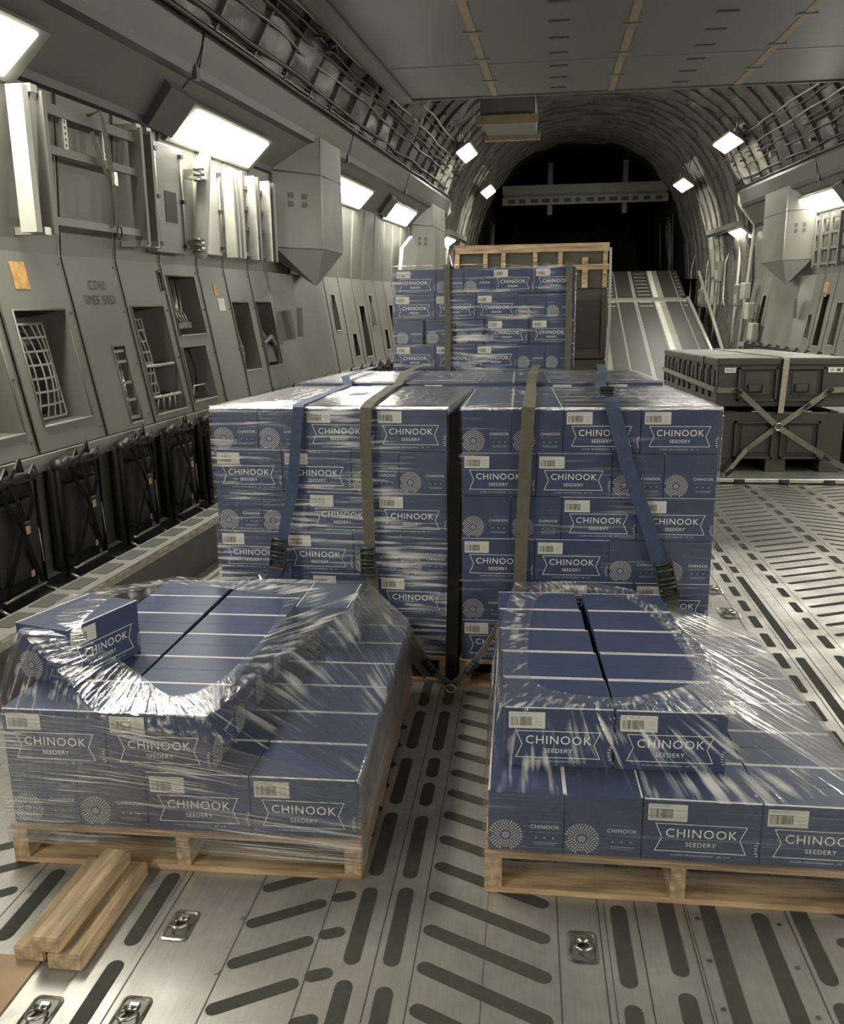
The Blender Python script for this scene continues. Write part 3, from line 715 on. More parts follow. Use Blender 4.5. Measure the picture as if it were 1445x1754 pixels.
# ================================================================== CARTONS
BL, BS, BH, PH = .305, .2057, .1802, .1266
def carton_meshes():
    b = MB(); g = .0012
    L, S, H = BL-g*2, BS-g*2, BH-g
    b.box((-L/2, -S/2, 0), (L/2, S/2, H), 'carton', bev=.0022)
    # pale board edge along the lid on both long sides, tape seam on top
    for sy in (-1, 1):
        b.box((-L/2+.002, sy*(S/2-.0042), H-.001), (L/2-.002, sy*(S/2+.0006), H+.0008), 'edge')
    b.box((-L/2+.004, -.0006, H), (L/2-.004, .0006, H+.0006), 'ink')
    T1 = text_geo('CHINOOK', .036, 1.12); T2 = text_geo('SEEDERY', .0185, 1.12); T3 = text_geo('CHINOOK', .0155, 1.1)
    def onface(rot, dist):
        Rm = Matrix.Rotation(rot, 4, 'Z')
        return lambda p: Rm @ Vector((p.x, -dist-.0006-p.z, p.y))
    def stroke(tf, pts, w_, m='print'):
        for p, q in zip(pts, pts[1:]):
            p = Vector((*p, 0)); q = Vector((*q, 0)); d = (q-p).normalized(); s_ = Vector((-d.y, d.x, 0))*w_/2; e = d*w_/2
            b.poly([p-s_-e, q-s_+e, q+s_+e, p+s_-e], m, tf)
    def burst(tf, cx, cy, xmin, xmax, ymin):
        rings = [(.0185, 22, .0080), (.0260, 26, .0088), (.0340, 30, .0096), (.0425, 34, .0105)]
        for q, (r, n, ln) in enumerate(rings):
            for k in range(n):
                t = 2*math.pi*(k+.5*(q % 2))/n; d = Vector((math.cos(t), math.sin(t), 0)); s_ = Vector((-d.y, d.x, 0))*(r*2.3/n)*.80
                c = Vector((cx, cy, 0))+d*r
                P = [c-d*ln/2, c+s_*.6-d*0, c+d*ln/2, c-s_*.6]
                if min(p.x for p in P) < xmin or max(p.x for p in P) > xmax or min(p.y for p in P) < ymin: continue
                b.poly(P, 'burst', tf)
        n = 14
        if cx-.012 > xmin and cx+.012 < xmax: b.poly([Vector((cx+.010*math.cos(2*math.pi*k/n), cy+.010*math.sin(2*math.pi*k/n), 0)) for k in range(n)], 'print2', tf)
        if cx-.012 > xmin and cx+.012 < xmax: stroke(tf, [(cx-.004, cy+.004), (cx, cy-.005), (cx+.004, cy+.004)], .002, 'carton')
    for rot in (0, math.pi):                         # banner sides
        tf = onface(rot, S/2); u = lambda a: -L/2+a*L
        x0, x1, y0, y1, nk = u(.11), u(.885), .16*H, .61*H, .017
        stroke(tf, [(x0, y1), (x1, y1), (x1-nk, (y0+y1)/2), (x1, y0), (x0, y0), (x0+nk, (y0+y1)/2), (x0, y1)], .0020)
        b.add([Vector((v.x+u(.5), v.y+.455*H, 0)) for v in T1[0]], T1[1], 'print', tf)
        b.add([Vector((v.x+u(.5), v.y+.275*H, 0)) for v in T2[0]], T2[1], 'print', tf)
        rr = random.Random(3)
        xx = u(.25)
        while xx < u(.75):
            wd = rr.uniform(.002, .0045)
            if rr.random() > .14: b.poly([Vector((xx, .085*H, 0)), Vector((xx+wd, .085*H, 0)), Vector((xx+wd, .105*H+rr.uniform(0, .003), 0)), Vector((xx, .105*H, 0))], 'print2', tf)
            xx += wd+.0012
        burst(tf, L/2+.032, .26*H, -9, L/2-.001, .004)
    for rot in (math.pi/2, -math.pi/2):               # burst ends
        tf = onface(rot, L/2)
        burst(tf, -S/2+.047, .27*H, -S/2+.001, 9, .003)
        ux = S*.25
        b.add([Vector((v.x+ux, v.y+.43*H, 0)) for v in T3[0]], T3[1], 'print', tf)
        stroke(tf, [(ux-.038, .52*H), (ux+.040, .52*H)], .0007, 'print2'); stroke(tf, [(ux-.038, .345*H), (ux+.040, .345*H)], .0007, 'print2')
        for k in (-1, 0, 1): b.poly([Vector((ux+k*.023+a, .25*H+c, 0)) for a, c in ((-.0022, -.003), (.0022, -.003), (.0022, .003), (-.0022, .003))], 'print2', tf)
        for yy, a, c in ((.165, -.03, .034), (.135, -.026, .028)): stroke(tf, [(ux+a, yy*H), (ux+c, yy*H)], .0018, 'print2')
    body = b.mesh('carton')
    # stickers
    lb = MB(); rr = random.Random(5)
    tf = lambda p: Vector((p.x, -S/2-.0012-p.z, p.y))
    x0, x1, y0, y1 = -L/2+.04*L, -L/2+.375*L, .655*H, .93*H
    lb.box((x0, -S/2-.0010, y0), (x1, -S/2+.0002, y1), 'label')
    x = x0+.006
    while x < x0+.062:
        wd = rr.choice([.0006, .001, .0016, .0022]); lb.poly([Vector((x, y0+.008, 0)), Vector((x+wd, y0+.008, 0)), Vector((x+wd, y1-.014, 0)), Vector((x, y1-.014, 0))], 'ink', tf); x += wd+rr.choice([.0008, .0014, .002])
    for yy in (y1-.008, y1-.005): lb.poly([Vector((x0+.005, yy, 0)), Vector((x0+.055, yy, 0)), Vector((x0+.055, yy+.0012, 0)), Vector((x0+.005, yy+.0012, 0))], 'print2', tf)
    for yy in (.2, .4, .6): lb.poly([Vector((x0+.072, y0+(y1-y0)*yy, 0)), Vector((x1-.008, y0+(y1-y0)*yy, 0)), Vector((x1-.008, y0+(y1-y0)*yy+.0016, 0)), Vector((x0+.072, y0+(y1-y0)*yy+.0016, 0))], 'print2', tf)
    return body, lb.mesh('barcode_sticker')
CARTON, STICKER = carton_meshes()
NBOX = 0
HIDDEN = []
def carton(x, y, z, rz, label, group, jit=True):
    """rz = 0: banner side towards -Y of the stack"""
    global NBOX; NBOX += 1
    o = bpy.data.objects.new('carton', CARTON); COL.objects.link(o)
    if jit: rz += R.uniform(-.0025, .0025); x += R.uniform(-.0008, .0008); y += R.uniform(-.001, .001)
    o.location = (x, y, z); o.rotation_euler = (0, 0, rz)
    s_ = bpy.data.objects.new('barcode_sticker', STICKER); COL.objects.link(s_); s_.parent = o
    s_['label'] = 'off-white barcode sticker'
    tag(o, label, 'box', group)
    return o
ROWN = {1: ['only'], 2: ['bottom', 'top'], 6: ['bottom', 'fifth from top', 'fourth from top', 'third from top', 'second from top', 'top']}
def rowname(k, n):
    if k == n-1: return 'top layer'
    if k == 0: return 'bottom layer'
    return '%s layer from top' % ORD[n-1-k]
def colname(i, n):
    return ['leftmost', 'second from left', 'third from left', 'rightmost'][i] if n == 4 else ORD[i]+' from left'
def layer_slots(kind):
    """(u, d, rot, column index, depth index, edge flag) for one layer of 20 cartons, u across, d deep"""
    out = []
    sx = 0 if kind == 'A' else 2*BL
    lx = 2*BS if kind == 'A' else 0
    for i in range(2):
        for j in range(4):
            ci = i if kind == 'A' else 2+i
            out.append((sx+BS*(i+.5), BL*(j+.5), math.pi/2, ci, j, j == 0 or (ci in (0, 3))))
    for i in range(2):
        for j in range(6):
            ci = 2+i if kind == 'A' else i
            out.append((lx+BL*(i+.5), BS*(j+.5), 0, ci, j, j == 0 or (ci in (0, 3))))
    return out
def place(frame, u, d): 
    x0, y0, r = frame
    return x0+u*math.cos(r)-d*math.sin(r), y0+u*math.sin(r)+d*math.cos(r)
def full_stack(frame, nl, base, what, where, skip=None):
    for k in range(nl):
        kind = 'A' if (nl-1-k) % 2 == 0 else 'B'
        for (u, d, ro, ci, di, edge) in layer_slots(kind):
            if not edge and k != nl-1: continue
            if skip and skip(k, ci, di): continue
            x, y = place(frame, u, d)
            if (k != nl-1 and (di > 0 or where.startswith('rear'))):
                HIDDEN.append((x, y, base+PH+k*BH, frame[2]+ro)); continue
            if di == 0: lab = 'navy %s carton, front row, %s, %s, %s' % ('sunburst-end' if ro else 'banner-side', rowname(k, nl), colname(ci, 4), where)
            else: lab = 'navy carton, top layer, %s row back, %s, %s' % (ORD[di], colname(ci, 4), where)
            carton(x, y, base+PH+k*BH, frame[2]+ro, lab, what)

# pallets -----------------------------------------------------------
def pallet(frame, wd, dp, z, label):
    root = empty('wooden_pallet', (frame[0], frame[1], z), frame[2]); tag(root, label, 'pallet', 'wooden pallets')
    e = .008
    for i, x in enumerate((0, wd/2-.02, wd-.04)):
        b = MB()
        b.box((x-e if i == 0 else x, -e, .018), ((x if i == 0 else x)+.04+(e if i == 2 else 0), dp+e, .108), 'wood_d', bev=.002); b.build('stringer', root)
    n = 7
    for i in range(n):
        y0 = -e+(dp+2*e-.09)*i/(n-1); b = MB(); b.box((-e, y0, .108), (wd+e, y0+.09, PH-.001), 'wood', bev=.002); b.build('deck_board', root)
    for i in range(4):
        y0 = -e+(dp+2*e-.12)*i/3; b = MB(); b.box((-e, y0, 0), (wd+e, y0+.12, .018), 'wood', bev=.002); b.build('bottom_board', root)
    return root
PW, PD = 2*BS+2*BL, 6*BS
FR_RF = (-.0895, 2.0253, .0114); FR_LF = (-1.4741, 2.0089, .0238); FR_CR = (-.2656, 3.3621, .0125); FR_CL = (-1.346, 3.4207, -.0347)
FR_BR = (-.285, 4.70, .012); FR_BL = (-1.31, 4.72, -.01)
pallet(FR_RF, PW, PD, 0, 'wooden pallet under the low right front load, gaps open to the front')
pallet(FR_LF, PW, PD, 0, 'wooden pallet under the low left front load with planks at its foot')
pallet(FR_CR, PW, PD, 0, 'wooden pallet under the tall right centre stack')
pallet(FR_CL, PW, PD, 0, 'wooden pallet under the tall left centre stack')
pallet(FR_BR, PW, PD, .02, 'wooden pallet behind the tall right centre stack')
pallet(FR_BL, PW, PD, .02, 'wooden pallet behind the tall left centre stack')
full_stack(FR_CR, 6, 0, 'cartons of the right centre stack', 'tall right centre stack')
full_stack(FR_CL, 6, 0, 'cartons of the left centre stack', 'tall left centre stack')
full_stack(FR_BR, 6, .02, 'cartons of the right rear stack', 'rear right stack')
full_stack(FR_BL, 6, .02, 'cartons of the left rear stack', 'rear left stack')
# low front loads: bottom layer, all twenty
def base_layer(frame, where, group):
    for (u, d, ro, ci, di, edge) in layer_slots('A'):
        x, y = place(frame, u, d)
        face = 'sunburst end' if ro else 'banner side'
        carton(x, y, PH, frame[2]+ro, 'navy carton, bottom layer, %s, %s, %s' % (colname(ci, 4), 'front row' if di == 0 else '%s row back' % ORD[di], where), group)
base_layer(FR_RF, 'low right front load', 'cartons of the low right load')
base_layer(FR_LF, 'low left front load', 'cartons of the low left load')
# second layer, left front: two columns of six, the last row followed by a turned carton
for i in range(2):
    for j in range(6):
        x, y = place(FR_LF, (BL+.002)*(i+.5)+(.001*j if i else -.0025*j), BS*(j+.5))
        carton(x, y, PH+BH, FR_LF[2], 'navy carton, upper layer of low left load, %s column, %s' % (('left', 'right')[i], 'front row' if j == 0 else '%s row back' % ORD[j]), 'upper cartons of the low left load')
x, y = place(FR_LF, 2*BL+BS*.5+.012, PD-BL*.5)
carton(x, y, PH+BH, FR_LF[2]+math.pi/2, 'navy carton set lengthwise at the back right corner of the upper layer, low left load', 'upper cartons of the low left load')
# rotated carton on top
carton(-1.4, 2.335, PH+2*BH, math.radians(75), 'lone navy carton turned askew on top of the low left load', 'upper cartons of the low left load', jit=False)
# second layer, right front
FR_R2 = (-.053, 2.16, .028)
for i in range(2):
    for j in range(5):
        x, y = place(FR_R2, (BL+.004)*(i+.5)-(.006*j if i == 0 else 0), (BS+.004)*(j+.5))
        carton(x, y, PH+BH, FR_R2[2]+R.uniform(-.012, .012), 'navy carton, upper layer of low right load, %s column, %s' % (('left', 'right')[i], 'front row' if j == 0 else '%s row back' % ORD[j]), 'upper cartons of the low right load')
# far tall stack
def far_stack():
    y0 = 6.30; x0 = -1.0; base = .13; nl = 10
    # thick metal cargo plate with a pallet on top
    fr = (x0, y0, 0)
    pallet((x0, y0, 0), 3*BL+2*BS, BS*2, .003, 'wooden pallet under the tallest rear stack')
    b0 = .003+PH
    for k in range(nl):
        top = (nl-1-k)
        if top % 2 == 1: order = 'LLLSS'; off = 0
        elif top == 0: order = 'LSSLL'; off = .01
        else: order = 'SSSLL'; off = .0
        u = off
        n = len(order)
        for i, c in enumerate(order):
            wdt = BL if c == 'L' else BS
            if order == 'SSSLL': wdt += .02
            cx = x0+u+wdt/2; zk = b0+k*BH*1.015
            if k < 5: HIDDEN.append((cx, y0+(BL/2 if c == 'S' else BS/2), zk, math.pi/2 if c == 'S' else 0)); u += wdt+.001; continue
            dy = BL/2 if c == 'S' else BS/2
            carton(cx, y0+dy, b0+k*BH*1.015, math.pi/2 if c == 'S' else 0, 'navy %s carton, %s, %s, tallest rear stack' % ('sunburst-end' if c == 'S' else 'banner-side', rowname(k, nl), colname(i, 5)), 'cartons of the tallest rear stack')
            u += wdt+.001
far_stack()
def unseen():
    b = MB()
    vs = [v.co.copy() for v in CARTON.vertices]; fs = [list(p.vertices) for p in CARTON.polygons]; mi = [p.material_index for p in CARTON.polygons]
    names = [{v: k for k, v in M.items()}[m] for m in CARTON.materials]
    for x, y, z, rz in HIDDEN:
        m4 = Matrix.Translation((x, y, z)) @ Matrix.Rotation(rz, 4, 'Z'); n = len(b.v)
        b.v += [tuple(m4 @ v) for v in vs]; b.f += [[i+n for i in f] for f in fs]; b.m += [b.mi(names[k]) for k in mi]; b.sm += [False]*len(fs)
    tag(b.build('carton'), 'navy cartons filling the inner and lower parts of the tall stacks', 'box', kind='stuff')
unseen()

# ================================================================== STRETCH FILM
def lerp(a, b, t): return a+(b-a)*t
def film_loft(loops, subs, mats, name, label, amp=.004, seed=0, parent=None, crease=(120, 3)):
    """loops: list of closed or open point lists with equal counts"""
    n = len(loops[0]); b = MB(); vs = []; uv = []; rows = []
    sec = []
    V = 0.
    for k in range(len(loops)-1):
        m = subs[k]
        for s_ in range(m+(1 if k == len(loops)-2 else 0)):
            rows.append((k, s_/m))
    for r, (k, t) in enumerate(rows):
        A, B = loops[k], loops[k+1]; 
        for i in range(n):
            p = Vector(A[i]).lerp(Vector(B[i]), t)
            edge = min(1, 4*t*(1-t)*3+.3)
            q = noise.noise(Vector((i/n*crease[0], (k+t)*crease[1], seed)))
            q2 = noise.noise(Vector((i/n*18, (k+t)*1.7, seed+5)))
            out = Vector((p.x-cx_(A), p.y-cy_(A), .35*.3)); out.z = abs(out.z); out.normalize()
            aa = amp*(.35 if (k == len(loops)-2 and len(loops) > 3) else 1)
            vs.append(p+out*(aa*(q*.6+.5)*edge+aa*1.2*(q2*.5+.4)*edge)); 
            uv.append((i/n*2.0, (k+t)*.35))
    fs = []; mi = []
    for r in range(len(rows)-1):
        for i in range(n-1 if not closed_(loops[0]) else n-1):
            a = r*n+i; fs.append((a, a+1, a+n+1, a+n)); mi.append(rows[r][0])
    me = bpy.data.meshes.new(name); me.from_pydata([tuple(v) for v in vs], [], fs)
    for m_ in dict.fromkeys(mats): me.materials.append(M[m_])
    idx = list(dict.fromkeys(mats))
    ul = me.uv_layers.new(name='uv')
    for p, k in zip(me.polygons, mi):
        p.material_index = idx.index(mats[k]); p.use_smooth = True
        for li in p.loop_indices: ul.data[li].uv = uv[me.loops[li].vertex_index]
    o = bpy.data.objects.new(name, me); COL.objects.link(o)
    tag(o, label, 'plastic wrap'); return o
def cx_(A): return sum(p[0] for p in A)/len(A)
def cy_(A): return sum(p[1] for p in A)/len(A)
def closed_(A): return True
def resample(pts, n, closed=True):
    P = [Vector(p) for p in pts]
    if closed: P = P+[P[0]]
    d = [0]
    for a, b in zip(P, P[1:]): d.append(d[-1]+(b-a).length)
    out = []; j = 0
    for i in range(n):
        t = d[-1]*i/(n-1)
        while j < len(d)-2 and d[j+1] < t: j += 1
        s_ = 0 if d[j+1] == d[j] else (t-d[j])/(d[j+1]-d[j])
        out.append(P[j].lerp(P[j+1], min(1, max(0, s_))))
    return out
def resample_keys(keys, ns):
    """keys: corner points of a closed loop; ns: points on each side. Matching corners between loops."""
    out = []
    K = [Vector(k) for k in keys]
    for i, n in enumerate(ns):
        a, c = K[i], K[(i+1) % len(K)]
        for j in range(n): out.append(a.lerp(c, j/n))
    out.append(K[0]); return out
def smooth_loop(L, it=260):
    P = [v.copy() for v in L[:-1]]; n = len(P)
    for _ in range(it): P = [(P[i-1]+P[i]*2+P[(i+1) % n])/4 for i in range(n)]
    P.append(P[0].copy()); return P
def rect_keys(frame, u0, d0, u1, d1, z):
    return [(*place(frame, u0, d0), z), (*place(frame, u1, d0), z), (*place(frame, u1, d1), z), (*place(frame, u0, d1), z)]
Z1, Z2, Z3 = PH+BH, PH+2*BH, PH+3*BH
def film_tall(frame, nl, base, ms, mt, label, seed):
    o = .007; zt = base+PH+nl*BH+.006
    NS = [150, 110, 110, 110]
    top_in = resample_keys(rect_keys(frame, PW*.46, PD*.42, PW*.54, PD*.58, zt+.004), NS)
    top = resample_keys(rect_keys(frame, -.004, -.004, PW+.004, PD+.004, zt), NS)
    s1 = resample_keys(rect_keys(frame, -o, -o, PW+o, PD+o, zt-.012), NS)
    s2 = resample_keys(rect_keys(frame, -o, -o, PW+o, PD+o, base+PH+.0), NS)
    film_loft([top_in, top, s1, s2], [10, 1, 60], [mt, mt, ms], 'stretch_wrap', label, amp=.004, seed=seed, crease=(14, 60))
film_tall(FR_CL, 6, 0, 'film_h', 'film_t', 'crinkled clear stretch wrap around the tall left centre stack', 1)
film_tall(FR_CR, 6, 0, 'film_l', 'film_u', 'smooth clear stretch wrap around the tall right centre stack', 2)
film_tall(FR_BL, 6, .02, 'film_l', 'film_u', 'clear stretch wrap around the stack behind the left centre stack', 3)
film_tall(FR_BR, 6, .02, 'film_l', 'film_u', 'clear stretch wrap around the stack behind the right centre stack', 4)

def film_left_low():
    F = FR_LF; P = lambda u, d, z: (*place(F, u, d), z)
    NS = [60, 50, 40, 60, 70, 60, 60, 50]
    o = .010
    # box-top corners of the askew carton
    A = (-1.535, 2.20, Z3+.006); D = (-1.318, 2.158, Z3+.006); Cc = (-1.240, 2.442, Z3+.006); B = (-1.505, 2.52, Z3+.006)
    # hole edge, counter-clockwise from front-left
    def W(x, y, z): return (x, y, z)
    hole = [D, (-1.16, 2.20, Z2+.05), (-.99, 2.08, Z2+.012), (-.90, 2.22, Z2+.012), (-.88, 2.60, Z2+.012), (-.92, 3.02, Z2+.012), (-1.36, 3.16, Z2+.012), (-1.36, 2.50, Z3+.008)]
    mid = [(-1.50, 2.175, Z3-.01), P(.30, -o, Z2+.004), P(.605, -o, Z2-.002), P(.625, .06, Z2-.005), P(.84, .905, Z2+.008), P(.845, PD+.005, Z2+.01), P(.02, PD+o, Z2+.01), (-1.545, 2.52, Z3-.01)]
    lo = [P(-o, -o, Z2+.0), P(.30, -o-.001, Z2-.02), P(.61, -o, Z1+.10), P(PW+o, -o, Z1), P(PW+o, PD*.5, Z1+.003), P(PW+o, PD+o, Z1+.003), P(-o, PD+o, Z1+.1), P(-o, PD*.45, Z2+.0)]
    base = [P(-o-.004, -o-.004, .07), P(.30, -o-.004, .07), P(.62, -o-.004, .06), P(PW+o+.004, -o-.004, .05), P(PW+o+.004, PD*.5, .05), P(PW+o+.004, PD+o, .05), P(-o-.004, PD+o, .06), P(-o-.004, PD*.45, .06)]
    film_loft([smooth_loop(resample_keys(hole, NS))]+[resample_keys(k, NS) for k in (mid, lo, base)], [14, 24, 40], ['film_g', 'film_d', 'film_s'], 'stretch_wrap', 'torn crinkled stretch wrap draped over the low left load', amp=.007, seed=11, crease=(170, 3))
def film_right_low():
    F = FR_RF; P = lambda u, d, z: (*place(F, u, d), z); G = FR_R2; Q = lambda u, d, z: (*place(G, u, d), z)
    NS = [50, 50, 50, 50, 50, 50, 50, 50]; o = .010; w2 = 2*BL+.01; d2 = 5*(BS+.004)
    hole = [Q(.07, .12, Z2+.010), Q(.31, .045, Z2+.010), Q(.575, .17, Z2+.010), Q(.575, .52, Z2+.010), Q(.50, .93, Z2+.010), Q(.33, 1.03, Z2+.012), Q(.13, 1.0, Z2+.012), Q(.085, .56, Z2+.010)]
    mid = [Q(-.01, -.01, Z2+.004), Q(.31, -.012, Z2+.004), Q(w2+.01, -.01, Z2+.004), Q(w2+.012, d2*.5, Z2+.004), Q(w2-.10, d2+.03, Z2+.008), Q(.33, d2+.06, Z2+.03), Q(.05, d2+.04, Z2+.03), Q(-.02, d2*.5, Z2+.004)]
    lo = [P(-o, -o, Z1+.002), P(.45, -o, Z1+.002), P(PW+o, -o, Z1+.002), P(PW+o, PD*.5, Z1+.003), P(PW+o, PD+o, Z1+.003), P(.5, PD+o, Z1+.003), P(-o, PD+o, Z1+.003), P(-o, PD*.5, Z1+.003)]
    base = [P(-o-.004, -o-.006, .075), P(.45, -o-.006, .07), P(PW+o+.004, -o-.006, .06), P(PW+o+.004, PD*.5, .05), P(PW+o+.004, PD+o, .05), P(.5, PD+o, .05), P(-o-.004, PD+o, .05), P(-o-.004, PD*.5, .05)]
    film_loft([smooth_loop(resample_keys(hole, NS))]+[resample_keys(k, NS) for k in (mid, lo, base)], [14, 24, 36], ['film_g', 'film_d', 'film_l'], 'stretch_wrap', 'torn stretch wrap draped over the low right load', amp=.007, seed=21, crease=(170, 3))
film_left_low(); film_right_low()

# ================================================================== STRAPS
def buckle(b, p, d, s_=1.0, m='cable', m2='rail'):
    s_ *= .8
    """ratchet body around point p, long direction d (unit), facing -Y"""
    p = Vector(p); d = Vector(d).normalized(); n = Vector((0, -1, 0)); n = (n-d*n.dot(d)).normalized(); sx = d.cross(n)
    M4 = Matrix((sx, d, n)).transposed().to_4x4(); M4.translation = p
    tf = lambda v: M4 @ (v*s_)
    for x in (-.028, .028): b.box((x-.002, -.055, .002), (x+.002, .055, .034), m2, tf)
    b.tube([(-.03, .02, .018), (.03, .02, .018)], .012, m, 10, tf); b.tube([(-.03, -.045, .02), (.03, -.045, .02)], .007, m2, 8, tf)
    for k in range(5): b.tube([(-.026, -.026+k*.015, .032+.006*math.sin(k*1.6)), (.026, -.026+k*.015, .032+.006*math.sin(k*1.6))], .006, m if k % 2 else m2, 6, tf)
    b.box((-.026, -.03, .014), (.026, .045, .028), m, tf, bev=.004); b.box((-.034, -.068, .028), (.034, -.052, .046), m, tf, bev=.004)
    b.tube([(-.030, .05, .012), (.030, .05, .012)], .006, m2, 8, tf)
def strap(name, label, pts, side, w_, m, buckles=(), hook=None, extra=None):
    root = empty(name, pts[0]); tag(root, label, 'strap')
    o0 = -Vector(pts[0])
    b = MB(); b.ribbon(pts, side, w_, m); b.build('webbing', root, loc=o0)
    for (p, d, s_) in buckles:
        b = MB(); buckle(b, p, d, s_); b.build('ratchet_buckle', root, loc=o0)
    if extra:
        b = MB(); extra(b); b.build('strap_tail', root, loc=o0)
    return root
ZT = PH+6*BH+.012; yF = 3.335
X_ = (1, 0, 0)
strap('ratchet_strap', 'blue ratchet strap down the front of the tall left centre stack', [(-1.09, 5.9, ZT+.045), (-1.04, 4.72, ZT+.045), (-1.0, 4.6, ZT+.004), (-.955, 3.40, ZT), (-.945, yF+.03, ZT-.006), (-.955, yF+.025, ZT-.10), (-.985, yF+.02, .85), (-1.02, yF+.01, .72), (-1.035, yF, .62)], X_, .046, 'bluweb',
      [((-1.045, yF-.005, .60), (.12, 0, 1), 1.35)], extra=lambda b: (b.ribbon([(-1.04, yF-.005, .62), (-1.06, yF-.04, .52), (-1.10, yF-.03, .45), (-1.12, yF, .40)], X_, .045, 'bluweb'), b.ribbon([(-1.02, yF-.01, .55), (-1.01, yF-.02, .35), (-1.0, yF+.0, .2)], X_, .045, 'bluweb'), b.tube([(-1.13, yF-.04, .50), (-1.10, yF-.06, .47), (-1.09, yF-.05, .42)], .012, 'steel', 8)))
strap('ratchet_strap', 'olive ratchet strap over the tall left centre stack, right of the blue one', [(-.765, 5.95, ZT+.05), (-.74, 5.0, ZT+.05), (-.715, 4.6, ZT+.006), (-.69, 4.15, ZT+.018), (-.655, 3.45, ZT+.01), (-.655, yF+.01, ZT-.006), (-.66, yF, ZT-.12), (-.655, yF-.002, .78), (-.652, yF-.004, .60), (-.64, yF-.004, .40), (-.60, yF-.01, .32), (-.52, yF-.05, .25), (-.40, yF-.06, .08)], X_, .048, 'olive',
      [((-.655, yF-.012, .575), (0, 0, 1), 1.25)])
strap('ratchet_strap', 'olive strap down the left part of the tall right centre stack', [(.06, 6.0, ZT+.05), (.03, 4.8, ZT+.05), (.02, 4.6, ZT+.006), (.01, 3.5, ZT+.008), (.005, yF, ZT-.004), (-.002, yF-.012, ZT-.15), (-.012, yF-.012, .75), (-.02, yF-.012, .45), (-.022, yF-.01, .2)], X_, .052, 'olive')
strap('ratchet_strap', 'blue strap slanting down the right part of the tall right centre stack', [(.50, 6.0, ZT+.05), (.43, 4.85, ZT+.05), (.385, 4.62, ZT+.012), (.355, 3.95, ZT+.012), (.35, 3.55, ZT+.02), (.335, 3.42, ZT+.012), (.335, yF+.005, ZT-.01), (.40, yF-.01, .98), (.49, yF-.012, .74), (.55, yF-.014, .56)], X_, .056, 'bluweb',
      [((.565, yF-.02, .53), (-.25, 0, 1), 1.5), ((.33, 3.62, ZT+.02), (0, 1, .001), 1.1)], extra=lambda b: (b.ribbon([(.57, yF-.03, .52), (.60, yF-.04, .42), (.62, yF-.03, .34), (.61, yF-.02, .2)], X_, .05, 'olive')))
for xx, lab in ((-.60, 'left part'), (.285, 'right edge')):
    strap('ratchet_strap', 'olive strap down the %s of the tallest rear stack' % lab, [(xx, 6.85, 1.985), (xx, 6.30, 1.985), (xx, 6.27, 1.96), (xx+.005, 6.265, 1.5), (xx, 6.27, .8), (xx, 6.28, .15)], X_, .045, 'olive')
def far_film():
    F = (-1.0, 6.30, 0); W_, D_ = 3*BL+2*BS, .42; NS = [90, 40, 90, 40]
    K = lambda z, o: resample_keys(rect_keys(F, -o, -o, W_+o, D_+o, z), NS)
    film_loft([K(1.985, -.02), K(1.98, .008), K(.12, .008)], [1, 60], ['film_u', 'film_h'], 'stretch_wrap', 'shiny stretch wrap around the tallest rear stack', amp=.004, seed=31, crease=(10, 60))
far_film()
# black webbing hanging in the gap down to a floor hook, short diagonal tie straps
def gap_tie():
    root = empty('tie_down_strap', (-.305, 3.33, 0)); tag(root, 'black tie-down strap hanging in the gap between the two tall stacks', 'strap')
    o0 = -Vector((-.305, 3.33, 0)); b = MB()
    b.ribbon([(-.300, 3.40, 1.18), (-.298, 3.375, .9), (-.300, 3.36, .5), (-.303, 3.30, .15), (-.307, 3.29, .03)], X_, .05, 'black', th=.006); b.build('webbing', root, loc=o0)
    b = MB(); b.tube([(-.307+.022*math.cos(t*math.pi/6), 3.28, .022+.018*math.sin(t*math.pi/6)) for t in range(12)], .006, 'steel', 8, closed=True); b.build('floor_hook', root, loc=o0)
gap_tie()
for sx, lab in ((-1, 'left'), (1, 'right')):
    x0 = -.305
    strap('tie_down_strap', 'short grey tie strap running from the floor hook up to the %s centre pallet' % lab, [(x0+sx*.01, 3.29, .04), (x0+sx*.07, 3.28, .10), (x0+sx*.14, 3.30, .20), (x0+sx*.20, 3.32, .30)], (0, -.3, 1), .035, 'greyweb', [((x0+sx*.09, 3.275, .13), (sx*.6, 0, .8), .7)])

# ================================================================== PLANKS
def plank(label, x0, x1, y0, y1, z0, z1, rz=0):
    b = MB(); w_, l_ = x1-x0, y1-y0
    n = 24; prof = [(-w_/2, 0), (w_/2, 0), (w_/2, z1-z0), (-w_/2, z1-z0)]
    bm = bmesh.new(); bmesh.ops.create_cube(bm, size=1)
    for v in bm.verts: v.co = Vector((v.co.x*w_, l_/2+v.co.y*l_, (z1-z0)/2+v.co.z*(z1-z0)))
    bmesh.ops.bevel(bm, geom=bm.edges[:], offset=.004, segments=3, affect='EDGES'); bm.verts.index_update()
    b.add([v.co.copy() for v in bm.verts], [[v.index for v in f.verts] for f in bm.faces], 'wood_d'); bm.free()
    o = b.build('wooden_plank', None, ((x0+x1)/2, y0, z0), (0, 0, rz)); tag(o, label, 'plank', 'planks on the floor'); return o
plank('timber plank on the floor, left of the three by the left front pallet', -1.242, -1.160, 1.625, 1.985, .007, .045, .0)
plank('timber plank lying on top of the two others by the left front pallet', -1.184, -1.110, 1.612, 1.975, .046, .086, -.02)
plank('timber plank on the floor, right of the three by the left front pallet', -1.146, -1.056, 1.612, 1.985, .001, .044, .01)
b = MB(); b.box((-.32, -.9, 0), (0, .0, .006), 'plywood'); tag(b.build('plywood_board', None, (-1.176, 1.642, 0)), 'thin brown plywood sheet on the floor at the left picture edge', 'board')

